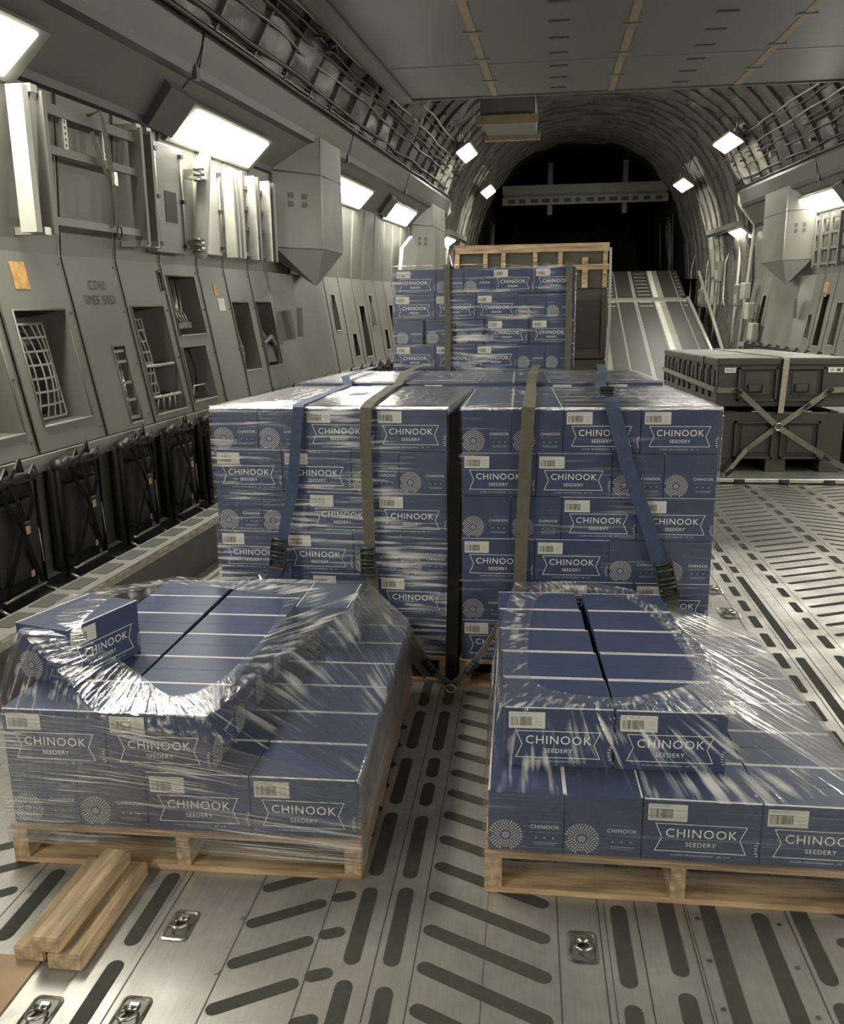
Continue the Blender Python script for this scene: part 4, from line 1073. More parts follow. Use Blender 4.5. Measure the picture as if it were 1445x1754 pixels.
# ================================================================== TIE-DOWN RINGS
def ring_fitting():
    root = empty('tie_down_ring', (0, 0, 0)); b = MB()
    def rr(w_, l_, r, z, n=5):
        pts = []
        for cx, cy, a0 in ((w_-r, l_-r, 0), (-w_+r, l_-r, 90), (-w_+r, -l_+r, 180), (w_-r, -l_+r, 270)):
            for k in range(n): a = math.radians(a0+90*k/(n-1)); pts.append((cx+r*math.cos(a), cy+r*math.sin(a), z))
        return pts
    O, I, D = rr(.036, .056, .014, .0025), rr(.031, .050, .011, .004), rr(.027, .045, .009, .0016)
    n = len(O)
    b.add(O+I, [(i, (i+1) % n, n+(i+1) % n, n+i) for i in range(n)], 'steel', smooth=True)
    b.add(I+D, [(i, (i+1) % n, n+(i+1) % n, n+i) for i in range(n)], 'steel', smooth=True)
    b.poly(D, 'ribm'); b.build('recessed_pan', root)
    b = MB()
    pts = []
    for k in range(20):
        t = 2*math.pi*k/20; pts.append((.020*math.cos(t), -.010+.022*math.sin(t), .010+.006*math.sin(t)*-1+.004))
    b.tube(pts, .0042, 'steel', 8, closed=True); b.build('ring', root)
    b = MB(); b.tube([(-.015, .010, .011), (.015, .010, .011)], .007, 'steel', 10); b.box((-.012, .008, .002), (.012, .034, .008), 'steel', bev=.002); b.build('hinge_block', root)
    return root
rings = [((.160, 1.832), 'on the bare floor in front of the low right load'), ((-.882, 1.795), 'on the floor right of the loose planks'), ((-.880, 1.50), 'at the bottom picture edge, right of the pair'), ((-1.088, 1.478), 'at the bottom left corner beside the plywood sheet'),
         ((1.101, 4.44), 'on the open right floor, middle of the row'), ((1.090, 3.97), 'on the open right floor, nearest of the row'), ((1.102, 4.86), 'on the open right floor, farthest of the row')]
ring0 = ring_fitting()
for i, ((x, y), lab) in enumerate(rings):
    o = ring0 if i == 0 else copy_tree(ring0)
    o.location = (x, y, .0); tag(o, 'recessed steel tie-down ring '+lab, 'tie-down ring', 'floor tie-down rings')
    if i >= 4: o.scale = (1.5, 1.5, 1)

# ================================================================== FOLDED SEATS WITH HARNESS
def seat():
    """local: back against wall at x=0, inward +x, length along y (0.5), bottom at z=0"""
    root = empty('folded_seat'); 
    b = MB(); 
    b.box((.02, .02, .02), (.07, .48, .60), 'blackfab', bev=.015); b.build('back_panel', root)
    b = MB(); 
    b.box((.07, .05, .10), (.12, .45, .50), 'blackfab', bev=.02); seat_pan = b.build('seat_pan', root)
    b = MB()
    pts = [(.09+.015*noise.noise(Vector((k, 1, 1))), .02+.46*k/10, .60+.02*noise.noise(Vector((k*.7, 4, 1)))) for k in range(11)]
    b.tube(pts, [.035+.012*noise.noise(Vector((k*.9, 9, 2))) for k in range(11)], 'blackfab', 10)
    for q in range(3):
        y0 = .1+q*.13
        dz = (.0, .035, -.01)[q]; b.ribbon([(.10, y0, .56), (.135, y0+.02, .62+dz), (.125, y0+.07, .655+dz), (.10, y0+.12, .64+dz), (.09, y0+.16, .58)], (.4, 0, 1), .04, 'blackfab', .008)
    b.build('rolled_cushion', root)
    b = MB(); b.tube([(.10, .01, .0), (.10, .01, .58)], .010, 'black', 8); b.tube([(.10, .49, .0), (.10, .49, .58)], .010, 'black', 8); b.tube([(.14, .40, .34), (.14, .42, .16)], .004, 'alu', 6)
    b.tube([(.12, .05, .04), (.12, .45, .04)], .010, 'alu', 8); b.build('seat_frame', root)
    for k, P in enumerate(([(.11, .12, .60), (.145, .17, .45), (.15, .25, .36), (.13, .33, .2), (.12, .43, .05)], [(.11, .40, .60), (.15, .36, .48), (.155, .26, .38), (.14, .16, .22), (.12, .05, .0)], [(.12, .2, .60), (.155, .22, .5), (.155, .27, .36)])):
        b = MB(); b.ribbon(P, (0, 1, 0), .035, 'black', .004); b.build('harness_strap', root)
    b = MB(); b.box((.145, .235, .36), (.168, .285, .40), 'rail', bev=.005); hb = b.build('harness_buckle', root)
    for (yy, zz, s_) in ((.25, .36, .018), (.33, .12, .016)):
        b = MB(); x = .17 if yy == .25 else .123
        b.box((x, yy-s_, zz-s_), (x+.003, yy+s_, zz+s_), 'tag'); b.build('care_tag', hb if yy == .25 else seat_pan)
    b = MB(); b.tube([(.09, .47, .02), (.16, .48, -.01), (.17, .46, -.03)], .010, 'alu', 6); b.build('foot_clip', root)
    b = MB(); b.tube([(.09, .03, .02), (.16, .02, -.01), (.17, .04, -.03)], .010, 'alu', 6); b.build('foot_clip', root)
    return root
seat0 = seat(); first = True
sy = [2.3, 2.82, 3.36, 3.95, 4.60, 5.22, 5.82, 6.45, 7.1, 7.7, 8.3, 8.9, 9.5, 10.1, 10.7, 11.3, 11.9, 12.5, 13.1, 13.7, 14.3, 14.9, 15.5, 16.1, 16.7]
vis = 0
for i, y in enumerate(sy):
    o = seat0 if first else copy_tree(seat0); first = False
    o.location = T((-2.625, y, .24)); o.scale = (1, .86, (1+KZ*y)*.92)
    if y < 3.3: lab = 'folded black seat outside the left picture edge, %s from the photographer' % ORD[i]
    else: lab = 'folded black seat with harness on the left wall, %s from the left edge' % (ORD[i-2] if i-2 < 12 else ORD2[i-14])
    tag(o, lab, 'seat', 'folded seats on the left wall')
for i, y in enumerate([9.0+.62*k for k in range(16)]):
    o = copy_tree(seat0); o.location = T((mir(-2.625), y+.5, .24)); o.rotation_euler = (0, 0, math.pi); o.scale = (1, 1, (1+KZ*y)*.92)
    tag(o, 'folded black seat on the right wall behind the olive crates, %s from right' % (ORD[i] if i < 12 else ORD2[i-12]), 'seat', 'folded seats on the right wall')

# ================================================================== WALL FITTINGS, LEFT
def on_up(y, z, off=.12): return (up_x(z)+off, y, z)
def on_lo(y, z, off=.01): return (lo_x(z)+off, y, z)
def part(b, name, root): 
    return b.build(name, root, loc=-Vector(root.location))
def stretcher_frame(y0, y1, label):
    root = empty('stretcher_frame', T(on_up((y0+y1)/2, 1.9, 0))); tag(root, label, 'frame')
    z0, z1 = 1.90, 2.52
    for yy, wd in ((y0, .05), (y0+.16, .035), (y1-.02, .035), (y1+.12, .035)):
        b = MB(); b.box(on_up(yy-wd/2, z0-.02, .10), (up_x(z1)+.14, yy+wd/2, z1+.01), 'paint' if wd < .04 else 'alu_l', T); part(b, 'post', root)
    b = MB(); b.add([(up_x(z0)+.11, y0+.05, z0+.05), (up_x(z0)+.11, y0+.13, z0+.02), (up_x(z1)+.115, y0+.14, z1), (up_x(z1)+.115, y0+.09, z1), (up_x(z1)+.115, y0+.04, z1-.1)], [(0, 1, 2, 3, 4)], 'alu_l', T); part(b, 'side_plate', root)
    for (a, c) in ((2.45, 2.50), (2.265, 2.305), (1.93, 1.97)):
        b = MB(); b.box((up_x(2.2)+.10, y0+.14, a), (up_x(2.2)+.125, y1, c), 'paint', T); part(b, 'cross_rail', root)
    for yy in (y0+.2, y0+.42, y1-.40):
        b = MB(); b.box((up_x(2.3)+.085, yy-.022, 2.30), (up_x(2.3)+.105, yy+.022, 2.46), 'alu', T)
        for k in range(5): b.box((up_x(2.3)+.104, yy-.006, 2.32+k*.028), (up_x(2.3)+.1065, yy+.006, 2.332+k*.028), 'darkcav', T)
        part(b, 'perforated_bracket', root)
    for yy in (y0+.1, y1-.02, y1+.12):
        for zz in (1.89, 2.53):
            b = MB(); b.box((up_x(2.2)-.02, yy-.03, zz-.015), (up_x(2.2)+.15, yy+.03, zz+.02), 'alu', T); part(b, 'hinge_bracket', root)
    return root
stretcher_frame(4.22, 5.46, 'large folded metal stretcher frame high on the left wall near the left edge')
def hanging_strap():
    root = empty('cargo_strap', T(on_up(4.93, 2.55, .15))); tag(root, 'olive strap with hook hanging over the stretcher frame', 'strap')
    b = MB(); P = [on_up(4.86, 2.50, .10), on_up(4.90, 2.53, .16), on_up(4.94, 2.42, .17), on_up(4.98, 2.28, .17), on_up(5.02, 2.20, .17), on_up(5.04, 2.10, .17), on_up(5.07, 1.96, .165)]
    b.ribbon([T(p) for p in P], (0, 1, 0), .055, 'olive', .006); part(b, 'webbing', root)
    b = MB(); P = [on_up(4.84, 2.42, .14), on_up(4.90, 2.30, .155), on_up(4.98, 2.2, .165), on_up(5.02, 2.1, .165)]
    b.ribbon([T(p) for p in P], (0, 1, 0), .04, 'olive', .006); part(b, 'loose_end', root)
    b = MB(); b.tube([on_up(5.08+.03*math.cos(t*math.pi/6), 1.93+.035*math.sin(t*math.pi/6), .17) for t in range(12)], .006, 'rail', 6, T, closed=True); part(b, 'hook_ring', root)
    b = MB(); b.box(on_up(4.99, 2.17, .175), on_up(5.03, 2.24, .19), 'steel', T); part(b, 'cam_buckle', root)
hanging_strap()
def cylinder():
    root = empty('gas_cylinder', T(on_up(6.42, 1.85, .1))); tag(root, 'slim pale cylinder clamped upright on the left wall under the long lamp', 'cylinder')
    b = MB(); n = 12; rs = [.0, .03, .048, .052, .052, .048, .03, .0]; zs = [1.84, 1.845, 1.86, 1.9, 2.46, 2.50, 2.53, 2.535]
    b.tube([(up_x(z)+.12, 6.42+(z-1.85)*.1, z) for z in zs], [max(r, .002) for r in rs], 'alu_l', 14, T); part(b, 'tank', root)
    for z in (1.93, 2.38):
        b = MB(); b.box((up_x(z)+.02, 6.34, z-.03), (up_x(z)+.16, 6.44, z+.03), 'steel', T)
        for k in range(3): b.tube([(up_x(z)+.10, 6.33, z-.04+k*.035), (up_x(z)+.175, 6.36, z-.04+k*.035)], .012, 'pipe', 8, T)
        part(b, 'clamp', root)
cylinder()
def wall_cabinet(name, label, y0, y1, z0, z1, off, m='paint', hole=None):
    root = empty(name, T(on_up((y0+y1)/2, z0, 0))); tag(root, label, 'panel')
    b = MB(); b.box((up_x(2.2)-.02, y0, z0), (up_x(2.2)+off, y1, z1), m, T, bev=.004); part(b, 'body', root)
    for yy in (y0+.03, y1-.03):
        b = MB(); b.tube([(up_x(2.2)+off+.01, yy, z0+.02), (up_x(2.2)+off+.01, yy, z1-.02)], .008, 'alu', 6, T)
        for zz in (z0+.05, (z0+z1)/2, z1-.05): b.box((up_x(2.2)+off, yy-.02, zz-.012), (up_x(2.2)+off+.03, yy+.02, zz+.012), 'rail', T)
        part(b, 'latch_rod', root)
    if hole:
        b = MB(); b.box((up_x(2.2)+off, hole[0], hole[2]), (up_x(2.2)+off+.003, hole[1], hole[3]), 'darkcav', T); part(b, 'dark_vent', root)
    return root
wall_cabinet('wall_cabinet', 'pale wall box with dark vent between stretcher frame and cylinder', 5.76, 6.24, 1.86, 2.52, .06, 'paint', (5.93, 6.12, 2.05, 2.24))
wall_cabinet('wall_cabinet', 'brightly lit pale wall panel right of the slim cylinder', 6.55, 6.98, 1.88, 2.49, .05, 'alu_l')
def rack():
    root = empty('ladder_rack', T(on_up(7.6, 1.88, .1))); tag(root, 'rack of perforated upright posts on the left wall before the duct cover', 'rack')
    for i, (yy, m) in enumerate(((7.04, 'alu_l'), (7.13, 'alu_l'), (7.24, 'alu_l'), (7.56, 'alu'), (7.66, 'paint'), (7.95, 'alu'), (8.1, 'paint'))):
        b = MB(); b.box((up_x(1.9)+.09, yy-.02, 1.87), (up_x(2.5)+.13, yy+.02, 2.49), m, T)
        for k in range(14): b.box((up_x(2.2)+.13, yy-.004, 1.93+k*.04), (up_x(2.2)+.1335, yy+.004, 1.94+k*.04), 'darkcav', T)
        part(b, 'post', root)
    for zz in (1.91, 2.1, 2.25, 2.4):
        b = MB(); b.box((up_x(2.2)+.06, 7.2, zz-.015), (up_x(2.2)+.09, 8.2, zz+.015), 'paint3' if zz > 2 else 'paint', T); part(b, 'cross_rail', root)
rack()
def cargo_net(y0, y1, z0, z1, label, bul=.06, n=7, mrows=8):
    root = empty('cargo_net', T(on_lo((y0+y1)/2, z0, -.1))); tag(root, label, 'net')
    b = MB()
    def P(a, c):
        y = y0+(y1-y0)*a+(.02*c if a > .5 else 0); z = z0+(z1-z0)*c
        return (lo_x(z)-.11+bul*math.sin(math.pi*a)*math.sin(math.pi*(1-c)*.9+.1), y+(1-c)*.04*(a-.3), z)
    for i in range(n): b.ribbon([T(P(i/(n-1), j/10)) for j in range(11)], (0, 1, 0), .012, 'net', .003)
    for j in range(mrows): b.ribbon([T(P(i/8, j/(mrows-1))) for i in range(9)], (0, 0, 1), .012, 'net', .003)
    part(b, 'webbing_mesh', root)
    b = MB(); b.tube([P(0, 1), P(1, 1)], .010, 'alu', 6, T); part(b, 'top_bar', root)
    b = MB()
    for k in range(6):
        c = .1+.13*k; b.tube([(lo_x(z0+.3)-.19, y0+.02, z0+(z1-z0)*c), (lo_x(z0+.3)-.15, (y0+y1)/2, z0+(z1-z0)*c+.02), (lo_x(z0+.3)-.19, y1-.02, z0+(z1-z0)*c)], .062, 'blackfab', 8, T)
    part(b, 'stowed_bundle', root)
cargo_net(4.14, 4.50, .98, 1.45, 'grey cargo net in the large opening nearest the left edge')
cargo_net(5.41, 5.68, .99, 1.45, 'narrow cargo net in the opening above two handrails on the left wall', n=5)
cargo_net(7.2, 7.46, 1.05, 1.32, 'small net basket in the sixth wall opening on the left', n=5, mrows=6)
def rails():
    for z, lab in ((1.17, 'upper'), (.98, 'lower')):
        b = MB(); b.tube([(lo_x(z)-.14, 5.44, z), (lo_x(z)-.02, 5.45, z), (lo_x(z)-.0, 5.5, z), (lo_x(z)-.0, 5.80, z), (lo_x(z)-.14, 5.83, z)], .012, 'alu', 8, T)
        tag(b.build('grab_rail'), 'round metal grab rail across the netted opening, %s of two' % lab, 'rail')
    b = MB()
    for y in (5.5, 5.68): b.tube([(lo_x(.9)-.05, y, .89), (lo_x(.9)-.04, y, .97), (lo_x(.9)-.04, y+.04, .985), (lo_x(.9)-.04, y+.08, .97), (lo_x(.9)-.04, y+.08, .89)], .008, 'alu', 6, T)
    tag(b.build('bent_handle'), 'pair of bent metal loops at the bottom of the netted opening', 'handle')
    b = MB()
    for k, y in enumerate((6.12, 6.24, 6.34)): b.tube([(lo_x(1.5)-.12, y, 1.70), (lo_x(1.5)-.10, y+.02, 1.5), (lo_x(1.5)-.12, y, 1.36)], .03 if k < 2 else .012, 'pipe', 8, T)
    tag(b.build('duct_pipe'), 'grey vertical pipes inside the square upper wall opening', 'pipe')
    b = MB(); b.box((lo_x(1.42)-.10, 6.1, 1.38), (lo_x(1.42)-.03, 6.34, 1.42), 'steel', T)
    for k in range(4): b.tube([(lo_x(1.45)-.06, 6.1+k*.06, 1.52-k*.01), (lo_x(1.42)-.04, 6.2+k*.04, 1.40)], .007, 'alu', 5, T)
    tag(b.build('valve_lever'), 'cluster of bright valve levers under the pipes in the upper wall opening', 'lever')
    b = MB(); b.tube([(lo_x(1.2)-.05, 6.20, 1.24), (lo_x(1.1)-.04, 6.25, 1.1), (lo_x(1)-.06, 6.24, .95)], .008, 'cable', 6, T); b.tube([(lo_x(.95)-.02, 6.05, .92), (lo_x(1)-.02, 6.1, 1.0), (lo_x(1)-.02, 6.3, 1.0), (lo_x(.95)-.02, 6.36, .92)], .006, 'alu', 6, T)
    tag(b.build('hose'), 'thin hose and wire loop in the lower wall opening beside the nets', 'hose')
    b = MB()
    for z in (.90, 1.0, 1.1, 1.22, 1.28): b.box((lo_x(z)-.05, 5.04, z-.008), (lo_x(z)+.0, 5.15, z+.008), 'alu', T)
    b.tube([(lo_x(.9)-.03, 5.10, .89), (lo_x(1.3)-.03, 5.10, 1.3)], .012, 'steel', 8, T)
    tag(b.build('valve_assembly'), 'upright valve assembly in the narrow slot of the stencilled wall panel', 'valve')
    b = MB(); b.add([(lo_x(1.05)-.03, 7.82, 1.06), (lo_x(1.05)-.03, 8.15, 1.06), (lo_x(1.2)-.05, 8.12, 1.22), (lo_x(1.3)-.08, 7.95, 1.36), (lo_x(1.2)-.05, 7.85, 1.22)], [(0, 1, 2, 3, 4)], 'blackfab', T)
    b.tube([(lo_x(1.2)-.02, 7.85, 1.22), (lo_x(1.25)-.0, 8.02, 1.27), (lo_x(1.2)-.02, 8.16, 1.2)], .02, 'net', 6, T)
    tag(b.build('stowed_bag'), 'dark stowed bag with strap in the seventh wall opening on the left', 'bag')
rails()
def placard(label, y0, y1, z0, z1, m, up=False):
    b = MB(); xf = (lambda z: up_x(z)+.004) if up else (lambda z: lo_x(z)+.004)
    b.quad((xf(z0), y0, z0), (xf(z0), y1, z0), (xf(z1), y1, z1), (xf(z1), y0, z1), m, T)
    b.quad((xf(z0)-.003, y0, z0), (xf(z0)-.003, y1, z0), (xf(z1)-.003, y1, z1), (xf(z1)-.003, y0, z1), m, T)
    return tag(b.build('placard'), label, 'sign', 'placards on the left wall')
placard('torn orange and silver placard at the left edge above the net opening', 4.20, 4.33, 1.62, 1.75, 'orange')
placard('small orange placard above the white notice on the left wall', 6.85, 6.93, 1.60, 1.68, 'orange')
placard('small white notice taped on the left wall', 6.88, 7.02, 1.49, 1.58, 'paper')
placard('small orange placard on the wall just before the duct cover', 8.42, 8.47, 1.52, 1.66, 'orange')
def stencil():
    b = MB()
    for body, yc, zc, sz in (('CDHI', 5.02, 1.645, .075), ('SMEE 5053', 5.02, 1.565, .070)):
        vs, fs = text_geo(body, sz, 1.15)
        b.add([Vector((lo_x(zc+v.y)+.006, yc+v.x, zc+v.y)) for v in vs], fs, 'stencil', T)
    tag(b.build('stencil_text'), 'dark stencilled letters CDHI SMEE 5053 on the plain left wall panel', 'writing')
stencil()

def right_fittings():
    mt = lambda p: T((mir(p[0]), p[1], p[2]))
    root = empty('ladder_rack', mt((up_x(2)+.1, 14.3, 1.9))); tag(root, 'dark grid rack high on the right wall beyond the olive crates', 'rack')
    for yy in (13.75, 14.2, 14.65, 15.0):
        b = MB(); b.box((up_x(2)+.08, yy-.03, 1.88), (up_x(2)+.13, yy+.03, 2.5), 'paint', mt); part(b, 'post', root)
    for zz in (1.92, 2.1, 2.28, 2.46):
        b = MB(); b.box((up_x(2)+.07, 13.7, zz-.015), (up_x(2)+.11, 15.05, zz+.015), 'paint', mt); part(b, 'cross_rail', root)
    root = empty('gas_cylinder', mt((up_x(2)+.1, 13.2, 1.9))); tag(root, 'pale upright cylinder on the right wall under the lamp', 'cylinder')
    b = MB(); b.tube([(up_x(z)+.12, 13.2, z) for z in (1.88, 1.9, 2.45, 2.5)], [.03, .06, .06, .03], 'alu_l', 12, mt); part(b, 'tank', root)
    for z in (1.95, 2.4):
        b = MB(); b.box((up_x(z)+.0, 13.1, z-.02), (up_x(z)+.19, 13.3, z+.02), 'steel', mt); part(b, 'clamp', root)
    b = MB(); b.add([(-2.70, 14.9, 1.72), (-2.66, 15.9, 1.72), (-2.58, 16.2, 2.25), (-2.60, 15.7, 2.42), (-2.66, 15.1, 2.25), (-2.76, 14.9, 1.72), (-2.72, 15.9, 1.72), (-2.64, 16.2, 2.25), (-2.66, 15.7, 2.42), (-2.72, 15.1, 2.25)],
        [(0, 1, 2, 3, 4), (9, 8, 7, 6, 5), (0, 5, 6, 1), (1, 6, 7, 2), (2, 7, 8, 3), (3, 8, 9, 4), (4, 9, 5, 0)], 'alu_l', T)
    tag(b.build('leaning_panel'), 'pale rounded panel leaning out from the far left wall', 'panel')
    b = MB(); b.quad((lo_x(1.55)+.004, 14.4, 1.52), (lo_x(1.55)+.004, 14.6, 1.52), (lo_x(1.7)+.004, 14.6, 1.70), (lo_x(1.7)+.004, 14.4, 1.70), 'orange', mt)
    tag(b.build('placard'), 'small orange placard on the right wall', 'sign')
right_fittings()

# ================================================================== OLIVE CRATES, RIGHT
def crate_load():
    # metal cargo pallet
    x0, x1, y0, y1 = 1.78, 4.0, 8.34, 11.4
    root = empty('cargo_pallet', (x0, y0, 0)); tag(root, 'flat silver cargo pallet with dark latches under the olive crates', 'pallet')
    b = MB(); b.box((x0, y0, .012), (x1, y1, .055), 'alu', bev=.008); part(b, 'plate', root)
    for k in range(6):
        b = MB(); xx = x0+.30+k*.42; b.box((xx-.05, y0-.015, .005), (xx+.05, y0+.01, .05), 'rail', bev=.006); b.tube([(xx-.03, y0-.02, .03), (xx, y0-.05, .02), (xx+.03, y0-.02, .03)], .006, 'rail', 6); part(b, 'latch', root)
    X0, X1 = 1.90, 3.15; Y0 = 8.75
    yd = 1.12
    def crate(kind, z0, z1, ya, label, xa=X0, xb=X1):
        r = empty('storage_crate', (xa, ya, z0)); tag(r, label, 'crate', 'olive storage crates')
        b = MB()
        if kind == 'low':
            zb = z0+.13
            b.box((xa, ya, zb), (xb, ya+yd-.02, z1), 'cratep', bev=.012)
            part(b, 'body', r)
            for a, c in ((xa, xa+.20), ((xa+xb)/2-.10, (xa+xb)/2+.10), (xb-.20, xb)):
                b = MB(); b.box((a, ya+.01, z0), (c, ya+yd-.03, zb+.01), 'cratep', bev=.006); part(b, 'foot', r)
            ww = (.22, .52), (.69, 1.02)
        else:
            b.box((xa, ya, z0+.04), (xb, ya+yd-.02, z1-.05), 'cratep', bev=.012); part(b, 'body', r)
            b = MB(); b.box((xa-.012, ya-.012, z1-.075), (xb+.012, ya+yd-.01, z1), 'cratep', bev=.012); part(b, 'lid', r)
        for i, (a, c) in enumerate(((.215, .555), (.665, 1.0))):
            b = MB(); pa, pc = xa+a, xa+c; za, zc = z0+(.16 if kind == 'low' else .12), z1-.11
            # recessed bay: frame ribs around a darker pocket
            b.box((pa, ya-.004, za), (pc, ya+.004, zc), 'crated')
            b.box((pa-.02, ya-.03, za-.02), (pa, ya+.004, zc+.02), 'cratep'); b.box((pc, ya-.03, za-.02), (pc+.02, ya+.004, zc+.02), 'cratep')
            b.box((pa-.02, ya-.03, zc), (pc+.02, ya+.004, zc+.02), 'cratep'); b.box((pa-.02, ya-.03, za-.02), (pc+.02, ya+.004, za), 'cratep')
            b.box((pa+.05, ya-.012, za+.04), (pc-.05, ya+.004, zc-.03), 'cratep', bev=.004)
            bay = part(b, 'front_bay', r)
            if kind == 'top':
                b = MB(); mx = (pa+pc)/2-.02; mz = za+.11
                b.tube([(mx-.065, ya-.02, mz+.03), (mx-.06, ya-.045, mz-.035), (mx+.06, ya-.045, mz-.035), (mx+.065, ya-.02, mz+.03)], .008, 'crated', 6)
                b.box((mx-.075, ya-.02, mz-.045), (mx+.075, ya-.012, mz+.045), 'crated'); b.box((mx-.06, ya-.026, mz-.03), (mx+.06, ya-.012, mz+.03), 'cratep', bev=.003)
                b.build('handle', bay)
        # left side ribs
        b = MB()
        for k in range(3):
            yy = ya+.12+k*.33; b.box((xa-.010, yy, z0+.18), (xa+.002, yy+.16, z1-.12), 'crated'); b.box((xa-.022, yy+.18, z0+.12), (xa, yy+.21, z1-.08), 'cratep')
        part(b, 'side_rib', r)
        if kind == 'top':
            b = MB(); b.box((xa+.06, ya-.004, z1-.145), (xa+.17, ya-.0125, z1-.095), 'paper'); b.box((xa+.075, ya-.0135, z1-.126), (xa+.155, ya-.0127, z1-.114), 'print2'); part(b, 'info_sticker', r)
            b = MB(); b.box((xa+1.05, ya-.004, z1-.145), (xa+1.19, ya-.0125, z1-.095), 'paper'); b.box((xa+1.07, ya-.0135, z1-.132), (xa+1.10, ya-.0127, z1-.108), 'print2'); b.box((xa+1.13, ya-.0135, z1-.132), (xa+1.165, ya-.0127, z1-.108), 'ink'); part(b, 'info_sticker', r)
        else:
            b = MB()
            for k in range(5): b.box((xa+.1+k*.25, ya-.01, z1-.0), (xa+.18+k*.25, ya+.03, z1+.012), 'alu_l' if k % 2 else 'rail')
            part(b, 'rim_clip', r)
        return r
    for j in range(3):
        nm = ['nearest', 'middle', 'farthest'][j]
        crate('low', .056, .665, Y0+j*yd, 'dark olive lower crate, %s of three deep on the right cargo pallet' % nm)
        crate('top', .68, 1.205, Y0+j*yd, 'dark olive lidded upper crate, %s of three deep on the right cargo pallet' % nm)
    b = MB(); b.box((3.22, Y0+.1, .056), (3.9, Y0+1.1, .62), 'cratep', bev=.012); tag(b.build('storage_crate'), 'dark olive crate partly cut by the right picture edge', 'crate', 'olive storage crates')
    yf = Y0-.05; S = (0, 0, 1)
    # tan vertical strap over the top crates
    strap('crate_strap', 'pale tan strap over the top and down the middle front of the olive crates', [(2.56, Y0+3.3, 1.215), (2.545, Y0+1, 1.222), (2.54, Y0+.05, 1.215), (2.54, yf, 1.19), (2.53, yf, .9), (2.52, yf, .66)], X_, .055, 'tanweb')
    strap('crate_strap', 'pale strap lying across the tops of the olive crates', [(1.88, Y0+.75, 1.05), (1.885, Y0+.65, 1.215), (2.3, Y0+.45, 1.222), (2.7, Y0+.42, 1.225), (3.15, Y0+.5, 1.215)], (0, 1, 0), .03, 'tanweb')
    # girdle
    strap('crate_strap', 'grey-tan girth strap around the left side and corner of the upper crates', [(1.865, Y0+3.3, .95), (1.868, Y0+1.5, .92), (1.87, Y0, .895), (1.90, yf+.02, .888), (2.10, yf, .888)], S, .055, 'greyweb')
    cx, cz = 2.49, .53
    def xs(label, p, q, w_=.055, bk=None):
        strap('crate_strap', label, [p, ((p[0]+q[0])/2, yf-.03, (p[2]+q[2])/2), q], S, w_, 'greyweb', bk or ())
    yx = yf-.045
    xs('grey tie strap, upper left arm of the cross on the olive crates', (2.10, yf, .888), (cx, yx, cz), bk=[((2.10, yf-.01, .885), (.8, 0, -.5), .8)])
    xs('grey tie strap, upper right arm of the cross on the olive crates', (2.97, yf, .886), (cx, yx, cz), bk=[((2.97, yf-.01, .886), (.8, 0, .5), .7), ((2.76, yx, .74), (.8, 0, .6), .6)])
    xs('grey tie strap, lower left arm of the cross on the olive crates', (1.93, 8.36, .06), (cx, yx, cz), bk=[((1.99, 8.40, .11), (.8, 0, .6), .8)])
    xs('grey tie strap, lower right arm of the cross on the olive crates', (3.2, 8.36, .08), (cx, yx, cz), bk=[((2.93, 8.50, .24), (.8, 0, -.5), .8)])
    strap('crate_strap', 'short grey strap from the cross to the right picture edge', [(2.97, yf, .886), (3.35, yf+.05, .90)], S, .055, 'greyweb')
    b = MB(); b.tube([(cx+.035*math.cos(t*math.pi/6), yx-.012, cz+.035*math.sin(t*math.pi/6)) for t in range(12)], .010, 'steel', 8, closed=True); tag(b.build('strap_ring'), 'steel ring joining the four arms of the cross on the olive crates', 'ring')
crate_load()

# ================================================================== WOOD-FRAMED CRATE, REAR
def framed_crate():
    x0, x1, y0, y1 = -.66, .69, 7.7, 8.9
    z0 = 0
    for k, (a, c) in enumerate(((.003, .62), (.623, 1.24), (1.243, 1.86))):
        b = MB(); b.box((x0, y0, a), (x1, y1, c), 'cratep', bev=.015)
        for i in range(4):
            xx = x0+.1+i*.32; b.box((xx, y0-.012, a+.1), (xx+.22, y0, c-.1), 'crated'); b.box((xx+.24, y0-.02, a+.04), (xx+.28, y0, c-.04), 'cratep')
        b.box((x1, y0+.1, a+.1), (x1+.012, y0+.5, c-.1), 'crated')
        tag(b.build('storage_crate'), 'dark crate behind the tallest carton stack, %s of three' % ('lowest', 'middle', 'uppermost')[k], 'crate', 'dark crates at the rear')
    root = empty('framed_crate', (x0, y0, 1.863)); tag(root, 'large olive crate with pale wooden battens, top of the rear load', 'crate')
    za, zb = 1.863, 2.245
    b = MB(); b.box((x0+.02, y0+.02, za), (x1-.02, y1-.02, zb-.01), 'panel'); part(b, 'panels', root)
    for xx in (x0, -.41, -.25, .03, .25, x1-.05):
        b = MB(); b.box((xx, y0-.005, za), (xx+.038, y0+.03, zb), 'wood'); part(b, 'upright_batten', root)
    b = MB(); b.box((.46, y0-.010, za), (.51, y0+.03, zb-.12), 'wood'); part(b, 'upright_batten', root)
    for zz in (zb-.07, zb-.21): 
        if zz > zb-.2: b = MB(); b.box((x0, y0-.008, zz), (x1, y0+.028, zb), 'wood'); part(b, 'cross_batten', root)
    b = MB(); b.box((.30, y0-.012, 2.02), (x1, y0+.028, 2.065), 'wood'); part(b, 'cross_batten', root)
    b = MB(); b.ribbon([(x1+.01, y0-.02, 2.2), (x1+.02, y0-.03, 1.6), (x1+.0, y0-.03, .9), (x1+.03, y0-.03, .3)], X_, .022, 'net', .008); part(b, 'white_lashing', root)
framed_crate()

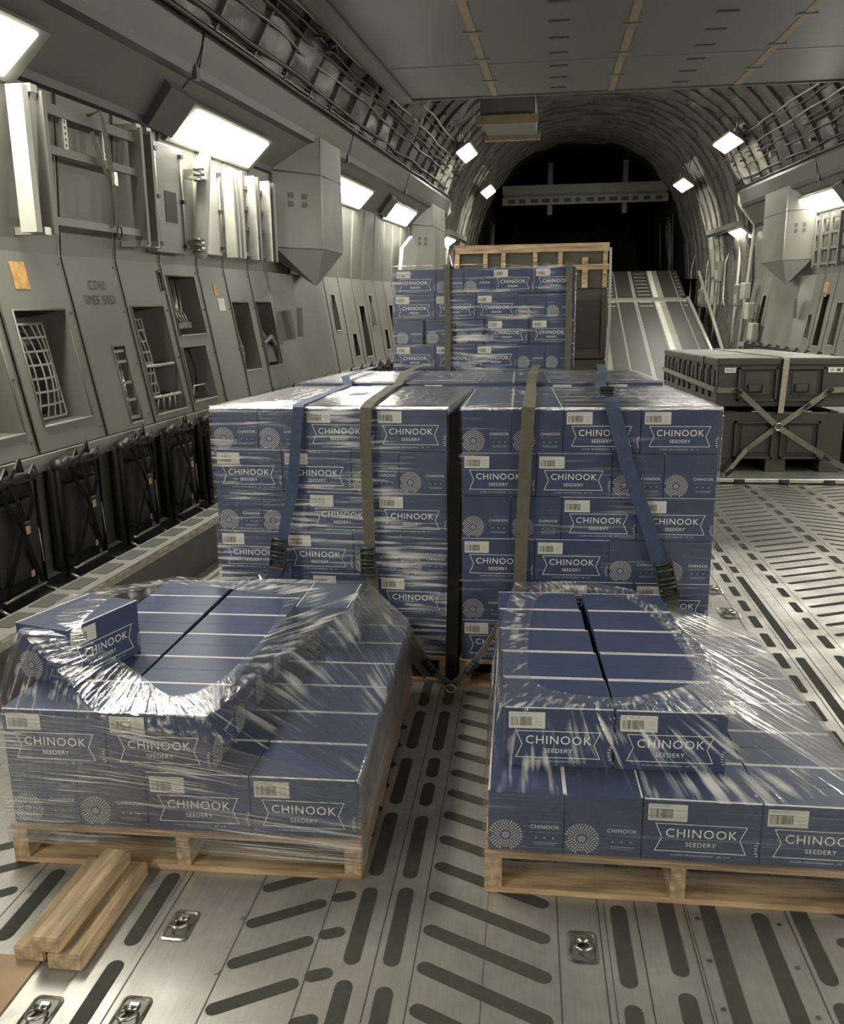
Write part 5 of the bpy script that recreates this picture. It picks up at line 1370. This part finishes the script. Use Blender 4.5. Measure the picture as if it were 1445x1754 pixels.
# ================================================================== AFT FITTINGS
def aft_bits():
    rr = random.Random(12)
    names = [('equipment_box', 'box', 'small grey equipment box'), ('wall_pipe', 'pipe', 'upright hull pipe'), ('wall_pipe', 'pipe', 'bent hull pipe')]
    for sgn, side in ((-1, 'left'), (1, 'right')):
        S_ = (lambda p: p) if sgn < 0 else (lambda p: (mir(p[0]), p[1], p[2]))
        tf = lambda p: T(S_((p[0], p[1], p[2])))
        for i in range(9):
            y = 20.1+i*.85; b = MB(); x = -2.66-rr.random()*.05
            k = i % 3
            if k == 0:
                z = rr.uniform(.9, 2.0); b.box((x-.1, y, z), (x+.1, y+.45, z+.35), 'paint', tf, bev=.02); b.box((x+.1, y+.05, z+.05), (x+.12, y+.2, z+.2), 'alu_l', tf)
            elif k == 1: b.tube([(x, y, .3), (x-.05, y, 1.4), (x-.1, y+.05, 2.5), (x+.1, y, 3.0)], .035, 'alu_l', 8, tf)
            else: b.tube([(x, y, 1.2), (x+.05, y+.4, 1.5), (x+.02, y+.5, 2.1), (x-.1, y+.4, 2.5)], .025, 'pipe', 8, tf)
            tag(b.build(names[k][0]), '%s on the %s hull beside the ramp, %s from the front' % (names[k][2], side, ORD[i]), names[k][1])
        b = MB(); b.tube([(-2.35, 18.4, .05), (-2.42, 24.6, 2.0)], .045, 'paint', 8, tf); tag(b.build('ramp_strut'), 'slanting strut along the %s edge of the ramp' % side, 'strut')
        b = MB(); b.box((-2.75, 20.2, 2.62), (-2.45, 24.0, 2.70), 'paint', tf); b.tube([(-2.5, 20.2, 2.6), (-2.5, 24, 2.6)], .03, 'pipe', 6, tf); tag(b.build('hull_shelf'), 'narrow ledge along the %s hull above the ramp' % side, 'shelf')
        # locker panel before the ramp
        for i in range(3):
            y = 18.0+i*.5; b = MB(); b.box((-2.62, y, .9+.3*i), (-2.48, y+.4, 1.15+.3*i), 'alu_l', tf, bev=.02); tag(b.build('equipment_box'), 'pale locker on the %s wall at the ramp foot, %s up' % (side, ORD[i]), 'box')
aft_bits()
print('cartons', NBOX, 'objects', len(C.objects))
